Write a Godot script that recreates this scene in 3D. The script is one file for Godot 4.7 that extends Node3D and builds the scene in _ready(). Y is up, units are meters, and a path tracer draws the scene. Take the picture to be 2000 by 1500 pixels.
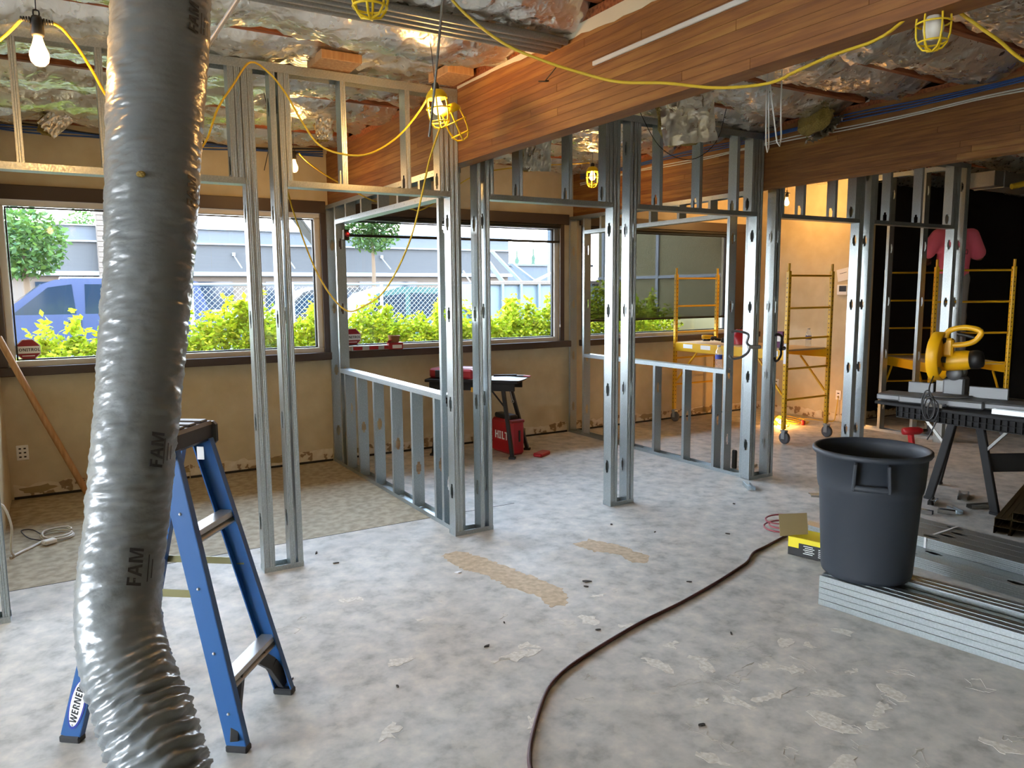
extends Node3D

# ---------------------------------------------------------------- geometry collector
class G:
	var st := SurfaceTool.new()
	var col := Color.WHITE
	func _init() -> void:
		st.begin(Mesh.PRIMITIVE_TRIANGLES)
		st.set_smooth_group(-1)
	func smooth(on: bool) -> void:
		st.set_smooth_group(0 if on else -1)
	func v(p: Vector3, uv := Vector2.ZERO) -> void:
		st.set_color(col)
		st.set_uv(uv)
		st.add_vertex(p)
	func tri(a: Vector3, b: Vector3, c: Vector3) -> void:
		v(a); v(b); v(c)
	# a flat polygon (convex), turned so that its front looks along `out`
	func face(p: Array, out: Vector3) -> void:
		var n: Vector3 = (p[2] - p[0]).cross(p[1] - p[0])
		if n.dot(out) < 0.0:
			p = p.duplicate()
			p.reverse()
		for k in range(1, p.size() - 1):
			tri(p[0], p[k], p[k + 1])
	func box(c: Vector3, s: Vector3, b := Basis(), bev := 0.0) -> void:
		smooth(false)
		var h := s * 0.5
		if bev <= 0.0:
			for ax in 3:
				for sg in [-1.0, 1.0]:
					var n := Vector3.ZERO
					n[ax] = sg
					var u := (ax + 1) % 3
					var w := (ax + 2) % 3
					var q := []
					for k in [[-1, -1], [1, -1], [1, 1], [-1, 1]]:
						var p := Vector3.ZERO
						p[ax] = sg * h[ax]
						p[u] = k[0] * h[u]
						p[w] = k[1] * h[w]
						q.append(c + b * p)
					face(q, b * n)
			return
		bev = minf(bev, minf(h.x, minf(h.y, h.z)) * 0.9)
		# chamfered box: every corner gives three points
		var pt := func(sx: float, sy: float, sz: float, ax: int) -> Vector3:
			var p := Vector3(sx * (h.x - bev), sy * (h.y - bev), sz * (h.z - bev))
			p[ax] = [sx, sy, sz][ax] * h[ax]
			return c + b * p
		for ax in 3:
			for sg in [-1.0, 1.0]:
				var n := Vector3.ZERO
				n[ax] = sg
				var u := (ax + 1) % 3
				var w := (ax + 2) % 3
				var q := []
				for k in [[-1, -1], [1, -1], [1, 1], [-1, 1]]:
					var s3 := [0.0, 0.0, 0.0]
					s3[ax] = sg
					s3[u] = float(k[0])
					s3[w] = float(k[1])
					q.append(pt.call(s3[0], s3[1], s3[2], ax))
				face(q, b * n)
				if ax < 3:
					for s2 in [-1.0, 1.0]:
						var e1 := [0.0, 0.0, 0.0]
						e1[ax] = sg
						e1[u] = s2
						var e2 := e1.duplicate()
						e1[w] = -1.0
						e2[w] = 1.0
						var nn := Vector3.ZERO
						nn[ax] = sg
						nn[u] = s2
						face([pt.call(e1[0], e1[1], e1[2], ax), pt.call(e2[0], e2[1], e2[2], ax), pt.call(e2[0], e2[1], e2[2], u), pt.call(e1[0], e1[1], e1[2], u)], b * nn)
		for sx in [-1.0, 1.0]:
			for sy in [-1.0, 1.0]:
				for sz in [-1.0, 1.0]:
					face([pt.call(sx, sy, sz, 0), pt.call(sx, sy, sz, 1), pt.call(sx, sy, sz, 2)], b * Vector3(sx, sy, sz))
	# box between two points
	func bar(a: Vector3, c: Vector3, w: float, t: float, bev := 0.0, up := Vector3.UP) -> void:
		var d := c - a
		var y := d.normalized()
		if absf(y.dot(up)) > 0.98:
			up = Vector3.RIGHT
		var x := up.cross(y).normalized()
		var z := x.cross(y)
		box((a + c) * 0.5, Vector3(w, d.length(), t), Basis(x, y, z), bev)
	func ringed(rings: Array, closed := true, cap := true) -> void:
		var n: int = rings[0].size()
		smooth(true)
		for i in rings.size() - 1:
			for j in (n if closed else n - 1):
				var k := (j + 1) % n
				var a: Vector3 = rings[i][j]
				var b: Vector3 = rings[i][k]
				var c: Vector3 = rings[i + 1][k]
				var d: Vector3 = rings[i + 1][j]
				tri(a, c, b)
				tri(a, d, c)
		if cap:
			smooth(false)
			for e in [0, rings.size() - 1]:
				var m := Vector3.ZERO
				for p in rings[e]:
					m += p
				m /= n
				for j in n:
					var k := (j + 1) % n
					if e == 0:
						tri(m, rings[e][j], rings[e][k])
					else:
						tri(m, rings[e][k], rings[e][j])
	# a round tube along points; r a number or one per point
	func tube(p: Array, r, n := 8, cap := true) -> void:
		var rings := []
		var t0: Vector3 = (p[1] - p[0]).normalized()
		var x := t0.cross(Vector3.UP)
		if x.length() < 0.1:
			x = t0.cross(Vector3.RIGHT)
		x = x.normalized()
		for i in p.size():
			var t: Vector3 = (p[mini(i + 1, p.size() - 1)] - p[maxi(i - 1, 0)]).normalized()
			x = (x - t * x.dot(t)).normalized()
			var y := t.cross(x)
			var rr: float = r[i] if r is Array else r
			var ring := []
			for j in n:
				var a := TAU * j / n
				ring.append(p[i] + (x * cos(a) + y * sin(a)) * rr)
			rings.append(ring)
		ringed(rings, true, cap)
	func lathe(pr: Array, o: Vector3, n := 24, b := Basis(), cap := true) -> void:
		var rings := []
		for q in pr:
			var ring := []
			for j in n:
				var a := TAU * j / n
				ring.append(o + b * Vector3(q[0] * cos(a), q[1], q[0] * sin(a)))
			rings.append(ring)
		ringed(rings, true, cap)
	func ball(c: Vector3, r: Vector3, n := 12) -> void:
		var rings := []
		for i in range(0, n / 2 + 1):
			var f := PI * i / (n / 2) - PI / 2
			var ring := []
			for j in n:
				var a := TAU * j / n
				ring.append(c + Vector3(cos(f) * cos(a) * r.x, sin(f) * r.y, cos(f) * sin(a) * r.z))
			rings.append(ring)
		ringed(rings, true, false)
	# a flat outline in x, y given depth along z (0 to d), placed by t
	func prism(poly: Array, d: float, t := Transform3D()) -> void:
		smooth(false)
		var pk := PackedVector2Array(poly)
		if Geometry2D.is_polygon_clockwise(pk):
			pk.reverse()
		var ix := Geometry2D.triangulate_polygon(pk)
		for k in range(0, ix.size(), 3):
			var q := [pk[ix[k]], pk[ix[k + 1]], pk[ix[k + 2]]]
			face([t * Vector3(q[0].x, q[0].y, 0), t * Vector3(q[1].x, q[1].y, 0), t * Vector3(q[2].x, q[2].y, 0)], t.basis * Vector3(0, 0, -signf(d)))
			face([t * Vector3(q[0].x, q[0].y, d), t * Vector3(q[1].x, q[1].y, d), t * Vector3(q[2].x, q[2].y, d)], t.basis * Vector3(0, 0, signf(d)))
		for k in pk.size():
			var a := pk[k]
			var b := pk[(k + 1) % pk.size()]
			var nn := Vector3(b.y - a.y, a.x - b.x, 0)
			face([t * Vector3(a.x, a.y, 0), t * Vector3(b.x, b.y, 0), t * Vector3(b.x, b.y, d), t * Vector3(a.x, a.y, d)], t.basis * nn)
	func grid(rows: Array, flip := false) -> void:
		smooth(true)
		for i in rows.size() - 1:
			for j in rows[i].size() - 1:
				var a: Vector3 = rows[i][j]
				var b: Vector3 = rows[i][j + 1]
				var c: Vector3 = rows[i + 1][j + 1]
				var d: Vector3 = rows[i + 1][j]
				if flip:
					tri(a, c, b); tri(a, d, c)
				else:
					tri(a, b, c); tri(a, c, d)
	func done() -> ArrayMesh:
		st.generate_normals()
		return st.commit()

var M := {}
var names := {}
var rng := RandomNumberGenerator.new()
var noise := FastNoiseLite.new()

func V(x: float, y: float, z: float) -> Vector3:
	return Vector3(x, y, z)

func numbered(n: String, parent: Node) -> String:
	var k := "%d/%s" % [parent.get_instance_id(), n]
	names[k] = names.get(k, -1) + 1
	return n if names[k] == 0 else "%s_%03d" % [n, names[k]]

func put(o: Node3D, n: String, parent: Node) -> void:
	o.name = numbered(n, parent)
	parent.add_child(o, true)

func tag(o: Node, label: String, cat: String, group := "") -> void:
	o.set_meta("label", label)
	o.set_meta("category", cat)
	if group:
		o.set_meta("group", group)

func thing(n: String, label: String, cat: String, at := Vector3.ZERO, turn := 0.0, group := "") -> Node3D:
	var o := Node3D.new()
	put(o, n, self)
	o.position = at
	o.rotation.y = turn
	tag(o, label, cat, group)
	return o

func part(g, n: String, m: Material, parent: Node, label := "") -> MeshInstance3D:
	var o := MeshInstance3D.new()
	o.mesh = g.done() if g is G else g
	o.material_override = m
	put(o, n, parent)
	if label:
		o.set_meta("label", label)
	return o

func solo(g, n: String, m: Material, label: String, cat: String, group := "") -> MeshInstance3D:
	var o := part(g, n, m, self)
	tag(o, label, cat, group)
	return o

func struct(n: String) -> Node3D:
	var o := Node3D.new()
	put(o, n, self)
	o.set_meta("kind", "structure")
	return o

func copy(src: Node3D, label: String) -> Node3D:
	var base := String(src.name)
	var o: Node3D = src.duplicate()
	o.name = numbered(base, self)
	add_child(o, true)
	o.set_meta("label", label)
	return o

func bx(c: Vector3, s: Vector3, bev := 0.0, b := Basis()) -> G:
	var g := G.new()
	g.box(c, s, b, bev)
	return g

func tb(p: Array, r, n := 8) -> G:
	var g := G.new()
	g.tube(p, r, n)
	return g

# smooth curve through points
func curve(p: Array, step := 0.04) -> Array:
	var out := []
	for i in p.size() - 1:
		var a: Vector3 = p[maxi(i - 1, 0)]
		var b: Vector3 = p[i]
		var c: Vector3 = p[i + 1]
		var d: Vector3 = p[mini(i + 2, p.size() - 1)]
		var n := maxi(2, int(ceil(b.distance_to(c) / step)))
		for k in n:
			out.append(b.cubic_interpolate(c, a, d, float(k) / n))
	out.append(p[-1])
	return out

func letters(t: String, size: float, depth: float, font := "Droid Sans", weight := 700) -> TextMesh:
	var m := TextMesh.new()
	m.text = t
	var f := SystemFont.new()
	f.font_names = PackedStringArray([font])
	f.font_weight = weight
	m.font = f
	m.font_size = 32
	m.pixel_size = size / 24.0
	m.depth = depth
	return m

func write(t: String, size: float, m: Material, parent: Node, xf: Transform3D, font := "Droid Sans", n := "lettering") -> MeshInstance3D:
	var o := part(letters(t, size, 0.0015, font), n, m, parent)
	o.transform = xf
	return o

# ---------------------------------------------------------------- materials
func nt(seed_: int, freq: float, oct: int, stops: Array, cols: Array, size := 512, kind := FastNoiseLite.TYPE_SIMPLEX_SMOOTH) -> NoiseTexture2D:
	var n := FastNoiseLite.new()
	n.seed = seed_
	n.noise_type = kind
	n.frequency = freq
	n.fractal_octaves = oct
	var t := NoiseTexture2D.new()
	t.width = size
	t.height = size
	t.seamless = true
	t.noise = n
	if cols.size():
		var gr := Gradient.new()
		gr.offsets = PackedFloat32Array(stops)
		gr.colors = PackedColorArray(cols)
		t.color_ramp = gr
	return t

func bump(seed_: int, freq: float, oct: int, strength: float, size := 512, ridged := false) -> NoiseTexture2D:
	var t := nt(seed_, freq, oct, [], [], size)
	if ridged:
		t.noise.fractal_type = FastNoiseLite.FRACTAL_RIDGED
	t.as_normal_map = true
	t.bump_strength = strength
	return t

func mat(key: String, c: Color, rough := 0.6, metal := 0.0) -> StandardMaterial3D:
	var m := StandardMaterial3D.new()
	m.resource_name = key
	m.albedo_color = c
	m.roughness = rough
	m.metallic = metal
	M[key] = m
	return m

func tri(m: StandardMaterial3D, scale: Vector3, world := true) -> void:
	m.uv1_triplanar = true
	m.uv1_world_triplanar = world
	m.uv1_scale = scale

func C(h: String) -> Color:
	return Color(h)

func materials() -> void:
	var grey := [C("b8b8b8"), C("ffffff")]
	var mott := nt(3, 0.018, 7, [0.0, 0.3, 0.45, 0.6, 0.75, 1.0], [C("99968f"), C("b3b1aa"), C("bebcb5"), C("c6c2bb"), C("cfcac0"), C("e0dacd")], 1024)
	mott.noise.fractal_gain = 0.62
	var peel := nt(9, 0.022, 6, [0.0, 0.62, 0.632, 1.0], [Color(1, 1, 1, 0), Color(0.9, 0.87, 0.8, 0), Color(0.83, 0.81, 0.76, 0.25), Color(0.88, 0.86, 0.8, 0.4)], 1024)
	var m := mat("concrete", C("ffffff"), 0.5)
	m.albedo_texture = mott
	m.detail_enabled = true
	m.detail_albedo = peel
	m.detail_blend_mode = BaseMaterial3D.BLEND_MODE_MIX
	m.roughness_texture = nt(21, 0.02, 4, [0.0, 1.0], [C("b0b0b0"), C("ffffff")], 512)
	m.roughness = 0.8
	m.normal_enabled = true
	m.normal_texture = bump(31, 0.03, 5, 1.2)
	m.normal_scale = 0.25
	tri(m, Vector3.ONE * 0.3)
	m = mat("rough_concrete", C("e4dccb"), 0.8)
	m.albedo_texture = nt(5, 0.03, 6, [0.0, 0.4, 0.55, 1.0], [C("97917f"), C("aca595"), C("b8b1a1"), C("cbc4b4")], 1024)
	m.normal_enabled = true
	m.normal_texture = bump(33, 0.05, 5, 2.0)
	m.normal_scale = 0.3
	tri(m, Vector3(0.35, 0.35, 0.4))
	m = mat("groove", C("2c2a27"), 0.9)
	m = mat("patch_tan", C("d6c8b2"), 0.75)
	m.albedo_texture = nt(41, 0.03, 5, [0.0, 1.0], [C("c8bca8"), C("fff4e4")])
	tri(m, Vector3.ONE * 1.2)
	m = mat("patch_pale", C("efece4"), 0.7)
	m.albedo_texture = nt(42, 0.05, 5, [0.0, 1.0], [C("cfcac0"), C("ffffff")])
	tri(m, Vector3.ONE * 1.5)
	m = mat("paint_tan", C("cbbd9c"), 0.6)
	m.albedo_texture = nt(43, 0.01, 4, [0.0, 1.0], [C("ece8e0"), C("ffffff")])
	m.normal_enabled = true
	m.normal_texture = bump(44, 0.12, 3, 1.0)
	m.normal_scale = 0.15
	tri(m, Vector3.ONE * 0.7)
	m = mat("paint_black", C("1b1a19"), 0.55)
	m = mat("trim_brown", C("42332a"), 0.45)
	m = mat("plaster", C("ddd5c4"), 0.85)
	m.albedo_texture = nt(45, 0.012, 4, [0.0, 0.3, 0.34, 1.0], [C("9a8468"), C("a8937a"), C("ece4d4"), C("ffffff")])
	tri(m, Vector3.ONE * 1.2)
	m = mat("vinyl", C("cfcac0"), 0.4)
	m = mat("rubber_dark", C("232323"), 0.6)
	m = mat("glass_tinted", Color(0.02, 0.022, 0.025, 0.55), 0.02)
	m.transparency = BaseMaterial3D.TRANSPARENCY_ALPHA
	m = mat("glass_clear", Color(0.9, 0.95, 0.95, 0.06), 0.02)
	m.transparency = BaseMaterial3D.TRANSPARENCY_ALPHA
	m = mat("shade_cloth", Color(0.075, 0.07, 0.06, 0.55), 0.9)
	m.transparency = BaseMaterial3D.TRANSPARENCY_ALPHA
	m = mat("shade_cloth_dense", Color(0.08, 0.076, 0.064, 0.88), 0.9)
	m.transparency = BaseMaterial3D.TRANSPARENCY_ALPHA
	# galvanised steel
	var sp := nt(51, 0.05, 4, [0.0, 0.5, 1.0], [C("d6dada"), C("e9ecec"), C("ffffff")], 512, FastNoiseLite.TYPE_CELLULAR)
	m = mat("steel", C("c3c9ca"), 0.36, 0.9)
	m.albedo_texture = sp
	m.roughness_texture = nt(52, 0.03, 4, [0.0, 1.0], [C("8c8c8c"), C("ffffff")])
	m.roughness = 0.5
	tri(m, Vector3.ONE * 4.0)
	m = mat("steel_dull", C("a9a6a0"), 0.5, 0.85)
	m.albedo_texture = sp
	tri(m, Vector3.ONE * 4.0)
	m = mat("chrome", C("d4d6d8"), 0.16, 1.0)
	m = mat("alu", C("b4b4b2"), 0.4, 0.45)
	m = mat("cast_alu", C("707273"), 0.5, 0.6)
	m = mat("foil", C("eeebe0"), 0.27, 0.9)
	m.normal_enabled = true
	m.normal_texture = bump(61, 0.007, 3, 12.0, 1024, true)
	m.normal_scale = 1.0
	m.roughness_texture = nt(62, 0.02, 3, [0.0, 1.0], [C("7a7a7a"), C("ffffff")])
	m.roughness = 0.4
	tri(m, Vector3(0.8, 0.8, 1.1))
	m = mat("fibre", C("b9a25e"), 0.95)
	m.albedo_texture = nt(63, 0.06, 5, [0.0, 1.0], [C("7f7a66"), C("fffbe8")])
	m.normal_enabled = true
	m.normal_texture = bump(64, 0.09, 5, 7.0)
	tri(m, Vector3.ONE * 3.0)
	# timber, grain along z (beams) or x (joists)
	for k in 3:
		m = mat("lam%d" % k, [C("92632d"), C("885927"), C("9f7136")][k], 0.6)
		m.albedo_texture = nt(70 + k, 0.012, 5, [0.0, 0.45, 0.6, 1.0], [C("c8ac98"), C("e6d6c8"), C("f4e8dc"), C("ffffff")], 512)
		tri(m, Vector3(2.0, 5.0, 0.35))
	m = mat("joist", C("a5673c"), 0.65)
	m.albedo_texture = nt(75, 0.012, 5, [0.0, 0.5, 1.0], [C("8a6a50"), C("d8c0a8"), C("ffffff")])
	tri(m, Vector3(0.5, 6.0, 6.0))
	m = mat("raw_wood", C("c9a272"), 0.6)
	m.albedo_texture = nt(76, 0.012, 4, [0.0, 1.0], [C("cdb79f"), C("ffffff")])
	tri(m, Vector3(6, 0.7, 6))
	m = mat("deck", C("6e4b31"), 0.8)
	m = mat("paint_cream", C("d6cbb2"), 0.6)
	m = mat("white_paint", C("dcdad4"), 0.45)
	# plastics and paint
	m = mat("duct_film", C("6c7174"), 0.3)
	m.specular_mode = BaseMaterial3D.SPECULAR_SCHLICK_GGX
	m.metallic_specular = 0.6
	m.normal_enabled = true
	m.normal_texture = bump(81, 0.02, 5, 5.0, 1024)
	m.normal_scale = 0.55
	tri(m, Vector3(1.3, 2.2, 1.3))
	m = mat("print_dark", C("33343a"), 0.5)
	m = mat("ladder_blue", C("174b80"), 0.42)
	m = mat("ladder_black", C("1a1a1c"), 0.5)
	m = mat("zinc_yellow", C("6f6a45"), 0.45, 0.4)
	m = mat("white", C("e8e8e6"), 0.5)
	m = mat("navy", C("1e2f86"), 0.5)
	m = mat("black", C("141414"), 0.5)
	m = mat("black_soft", C("1c1c1d"), 0.8)
	m = mat("can_grey", C("2b3139"), 0.55)
	m.normal_enabled = true
	m.normal_texture = bump(82, 0.06, 4, 1.0)
	m.normal_scale = 0.1
	tri(m, Vector3.ONE * 2.0)
	m = mat("rubbish", C("6b4a2c"), 0.9)
	m = mat("red_plastic", C("a3161f"), 0.4)
	m = mat("red_dark", C("7c1218"), 0.5)
	m = mat("decal_red", C("8d1420"), 0.5)
	m = mat("scaffold_yellow", C("d9a714"), 0.4)
	m = mat("tool_yellow", C("e0a808"), 0.42)
	m = mat("cage_yellow", C("e6c61a"), 0.45)
	m = mat("cord_yellow", C("cfae23"), 0.5)
	m = mat("cord_dark_red", C("4a2320"), 0.55)
	m = mat("cord_red", C("8f4047"), 0.5)
	m = mat("cord_white", C("d8d5cc"), 0.5)
	m = mat("cord_black", C("1b1b1b"), 0.5)
	m = mat("cable_blue", C("274f92"), 0.45)
	m = mat("plywood", C("c7b089"), 0.7)
	m = mat("caster_grey", C("55565a"), 0.6)
	m = mat("box_yellow", C("e3d21c"), 0.5)
	m = mat("cardboard", C("9a875f"), 0.8)
	m = mat("cup_brown", C("9a6a42"), 0.7)
	m = mat("purple", C("5a1f56"), 0.5)
	m = mat("paper", C("e6e6e6"), 0.8)
	m = mat("skin", C("8a5a40"), 0.6)
	m = mat("hair", C("1d1512"), 0.7)
	m = mat("shirt_pink", C("f2738c"), 0.9)
	m.rim_enabled = true
	m.rim = 0.3
	m = mat("jeans", C("8d8a86"), 0.9)
	m = mat("clear_plastic", Color(0.93, 0.96, 0.97, 0.12), 0.05)
	m.transparency = BaseMaterial3D.TRANSPARENCY_ALPHA
	m = mat("label_blue", C("33439c"), 0.5)
	m = mat("stud_brown", C("4d3f26"), 0.5, 0.5)
	m = mat("debris", C("37332d"), 0.9)
	# lamps
	m = mat("bulb_glow", C("fff4e0"), 0.3)
	m.emission_enabled = true
	m.emission = Color(1.0, 0.80, 0.5)
	m.emission_energy_multiplier = 9.0
	m = mat("bulb_off", C("e9e6dc"), 0.25)
	m = mat("laser_dot", C("ff5a50"), 0.3)
	m.emission_enabled = true
	m.emission = Color(1.0, 0.12, 0.1)
	m.emission_energy_multiplier = 3.0
	# outdoors
	m = mat("asphalt", C("5f5e5b"), 0.9)
	m.albedo_texture = nt(91, 0.05, 4, [0.0, 1.0], grey)
	tri(m, Vector3.ONE * 0.2)
	m = mat("leaf", C("ffffff"), 0.85)
	m.specular_mode = BaseMaterial3D.SPECULAR_DISABLED
	m.vertex_color_use_as_albedo = true
	m.backlight_enabled = true
	m.backlight = Color(0.8, 0.85, 0.5)
	m = mat("bark", C("5b4a38"), 0.9)
	m = mat("siding", C("424242"), 0.8)
	m = mat("siding_light", C("4e5257"), 0.7)
	m = mat("fascia", C("80858a"), 0.6)
	m = mat("stone", C("6e655c"), 0.9)
	m.albedo_texture = nt(92, 0.05, 4, [0.0, 1.0], [C("b4a89c"), C("ffffff")])
	tri(m, Vector3(0.8, 3, 0.8))
	m = mat("truck_blue", C("1b2a4c"), 0.3)
	m.clearcoat_enabled = true
	m.clearcoat = 0.6
	m = mat("truck_grey", C("7c8088"), 0.4)
	m = mat("car_glass", C("1c2733"), 0.08)
	m = mat("tyre", C("1b1b1b"), 0.9)
	m = mat("car_white", C("d9dcdd"), 0.3)
	m = mat("car_green", C("34504c"), 0.3)
	m = mat("fence_wire", C("aeb4b6"), 0.5, 0.6)
	m = mat("dumpster", C("566268"), 0.6)
	m = mat("far_building", C("454a50"), 0.8)
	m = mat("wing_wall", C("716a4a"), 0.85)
	m = mat("eave", C("6d6f70"), 0.8)
	m = mat("conifer", C("33493a"), 0.9)

# ---------------------------------------------------------------- scene
func _ready() -> void:
	rng.seed = 7
	noise.seed = 5
	noise.frequency = 1.0
	# camera
	var pitch := deg_to_rad(7.02)
	var yaw := deg_to_rad(30.94)
	var roll := deg_to_rad(-0.43)
	var fw := V(sin(yaw) * cos(pitch), -sin(pitch), -cos(yaw) * cos(pitch))
	var rt := V(cos(yaw), 0, sin(yaw))
	var up := rt.cross(fw)
	var cam := Camera3D.new()
	cam.name = "camera"
	cam.basis = Basis(rt * cos(roll) + up * sin(roll), up * cos(roll) - rt * sin(roll), -fw)
	cam.position = V(0, 1.69, 0)
	cam.fov = rad_to_deg(2.0 * atan(750.0 / 1478.0))
	cam.near = 0.05
	cam.far = 400.0
	add_child(cam)
	cam.current = true
	# sky and exposure
	var sky := Sky.new()
	var ps := ProceduralSkyMaterial.new()
	ps.sky_top_color = C("a9c2de")
	ps.sky_horizon_color = C("e6e8ea")
	ps.sky_curve = 0.2
	ps.ground_bottom_color = C("8c8a86")
	ps.ground_horizon_color = C("b9b7b2")
	ps.sky_energy_multiplier = 6.0
	ps.ground_energy_multiplier = 2.2
	ps.sun_angle_max = 12.0
	sky.sky_material = ps
	var env := Environment.new()
	env.background_mode = Environment.BG_SKY
	env.sky = sky
	env.ambient_light_source = Environment.AMBIENT_SOURCE_SKY
	env.tonemap_mode = Environment.TONE_MAPPER_LINEAR
	env.tonemap_exposure = 0.97
	env.sdfgi_enabled = true
	env.ssao_enabled = true
	env.ssil_enabled = true
	var we := WorldEnvironment.new()
	we.name = "world_environment"
	we.environment = env
	add_child(we)
	var sun := DirectionalLight3D.new()
	sun.name = "sun"
	sun.look_at_from_position(V(-0.3, 0.85, -0.42) * 10.0, Vector3.ZERO)
	sun.light_color = Color(1.0, 0.95, 0.86)
	sun.light_energy = 5.5
	sun.light_angular_distance = 0.6
	sun.shadow_enabled = true
	add_child(sun)

	materials()
	shell()
	ceiling()
	beams()
	framing()
	outdoors()
	duct()
	ladder()
	trash_can()
	stud_stacks()
	saw_bench()
	scaffolds()
	worker()
	window_side()
	floor_things()
	lights()
	overhead()

# ---------------------------------------------------------------- room shell
func jagged(x0: float, x1: float, h: float, step: float, sd: int) -> Array:
	var r := RandomNumberGenerator.new()
	r.seed = sd
	var p := [Vector2(x0, 0.0)]
	var x := x0
	while x < x1:
		p.append(Vector2(x, h * r.randf_range(0.72, 1.08)))
		x += step * r.randf_range(0.5, 1.5)
	p.append(Vector2(x1, h))
	p.append(Vector2(x1, 0.0))
	return p

func blob(c: Vector2, r: Vector2, turn: float, n: int, rough: float, sd: int) -> Array:
	var q := RandomNumberGenerator.new()
	q.seed = sd
	var p := []
	for k in n:
		var a := TAU * k / n
		var f := 1.0 + q.randf_range(-rough, rough)
		p.append(c + (Vector2(cos(a) * r.x, sin(a) * r.y) * f).rotated(turn))
	return p

func ragged(poly: Array, step: float, amp: float) -> Array:
	var out := []
	for k in poly.size():
		var a: Vector2 = poly[k]
		var b: Vector2 = poly[(k + 1) % poly.size()]
		var m := maxi(1, int(a.distance_to(b) / step))
		for j in m:
			var p := a.lerp(b, float(j) / m)
			out.append(p + Vector2(noise.get_noise_2d(p.x * 21.0, p.y * 21.0), noise.get_noise_2d(p.x * 21.0 + 40.0, p.y * 21.0)) * amp)
	return out

func flat_patch(parent: Node, n: String, poly: Array, m: Material, t := 0.0012) -> void:
	poly = ragged(poly, 0.018, 0.035)
	var g := G.new()
	g.prism(poly, t, Transform3D(Basis(V(1, 0, 0), V(0, 0, 1), V(0, 1, 0)), Vector3.ZERO))
	part(g, n, m, parent)

func window(n: int, x0: float, x1: float, y0: float, y1: float, z: float, glass: String) -> Node3D:
	var w := struct("window_%d" % n)
	var f := 0.055
	var xm := (x0 + x1) / 2
	var ym := (y0 + y1) / 2
	for a in [[V(xm, y1 - f / 2, z), V(x1 - x0, f, 0.07)], [V(xm, y0 + f / 2, z), V(x1 - x0, f, 0.07)], [V(x0 + f / 2, ym, z), V(f, y1 - y0 - 2 * f, 0.07)], [V(x1 - f / 2, ym, z), V(f, y1 - y0 - 2 * f, 0.07)]]:
		part(bx(a[0], a[1], 0.006), "frame", M.vinyl, w)
	var g := G.new()
	var i := f + 0.004
	for a in [[V(xm, y1 - i - 0.006, z - 0.01), V(x1 - x0 - 2 * i, 0.012, 0.03)], [V(xm, y0 + i + 0.006, z - 0.01), V(x1 - x0 - 2 * i, 0.012, 0.03)], [V(x0 + i + 0.006, ym, z - 0.01), V(0.012, y1 - y0 - 2 * i, 0.03)], [V(x1 - i - 0.006, ym, z - 0.01), V(0.012, y1 - y0 - 2 * i, 0.03)]]:
		g.box(a[0], a[1])
	part(g, "gasket", M.rubber_dark, w)
	var p := G.new()
	p.face([V(x0 + f, y0 + f, z - 0.012), V(x1 - f, y0 + f, z - 0.012), V(x1 - f, y1 - f, z - 0.012), V(x0 + f, y1 - f, z - 0.012)], V(0, 0, 1))
	part(p, "pane", M[glass], w)
	return w

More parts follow.
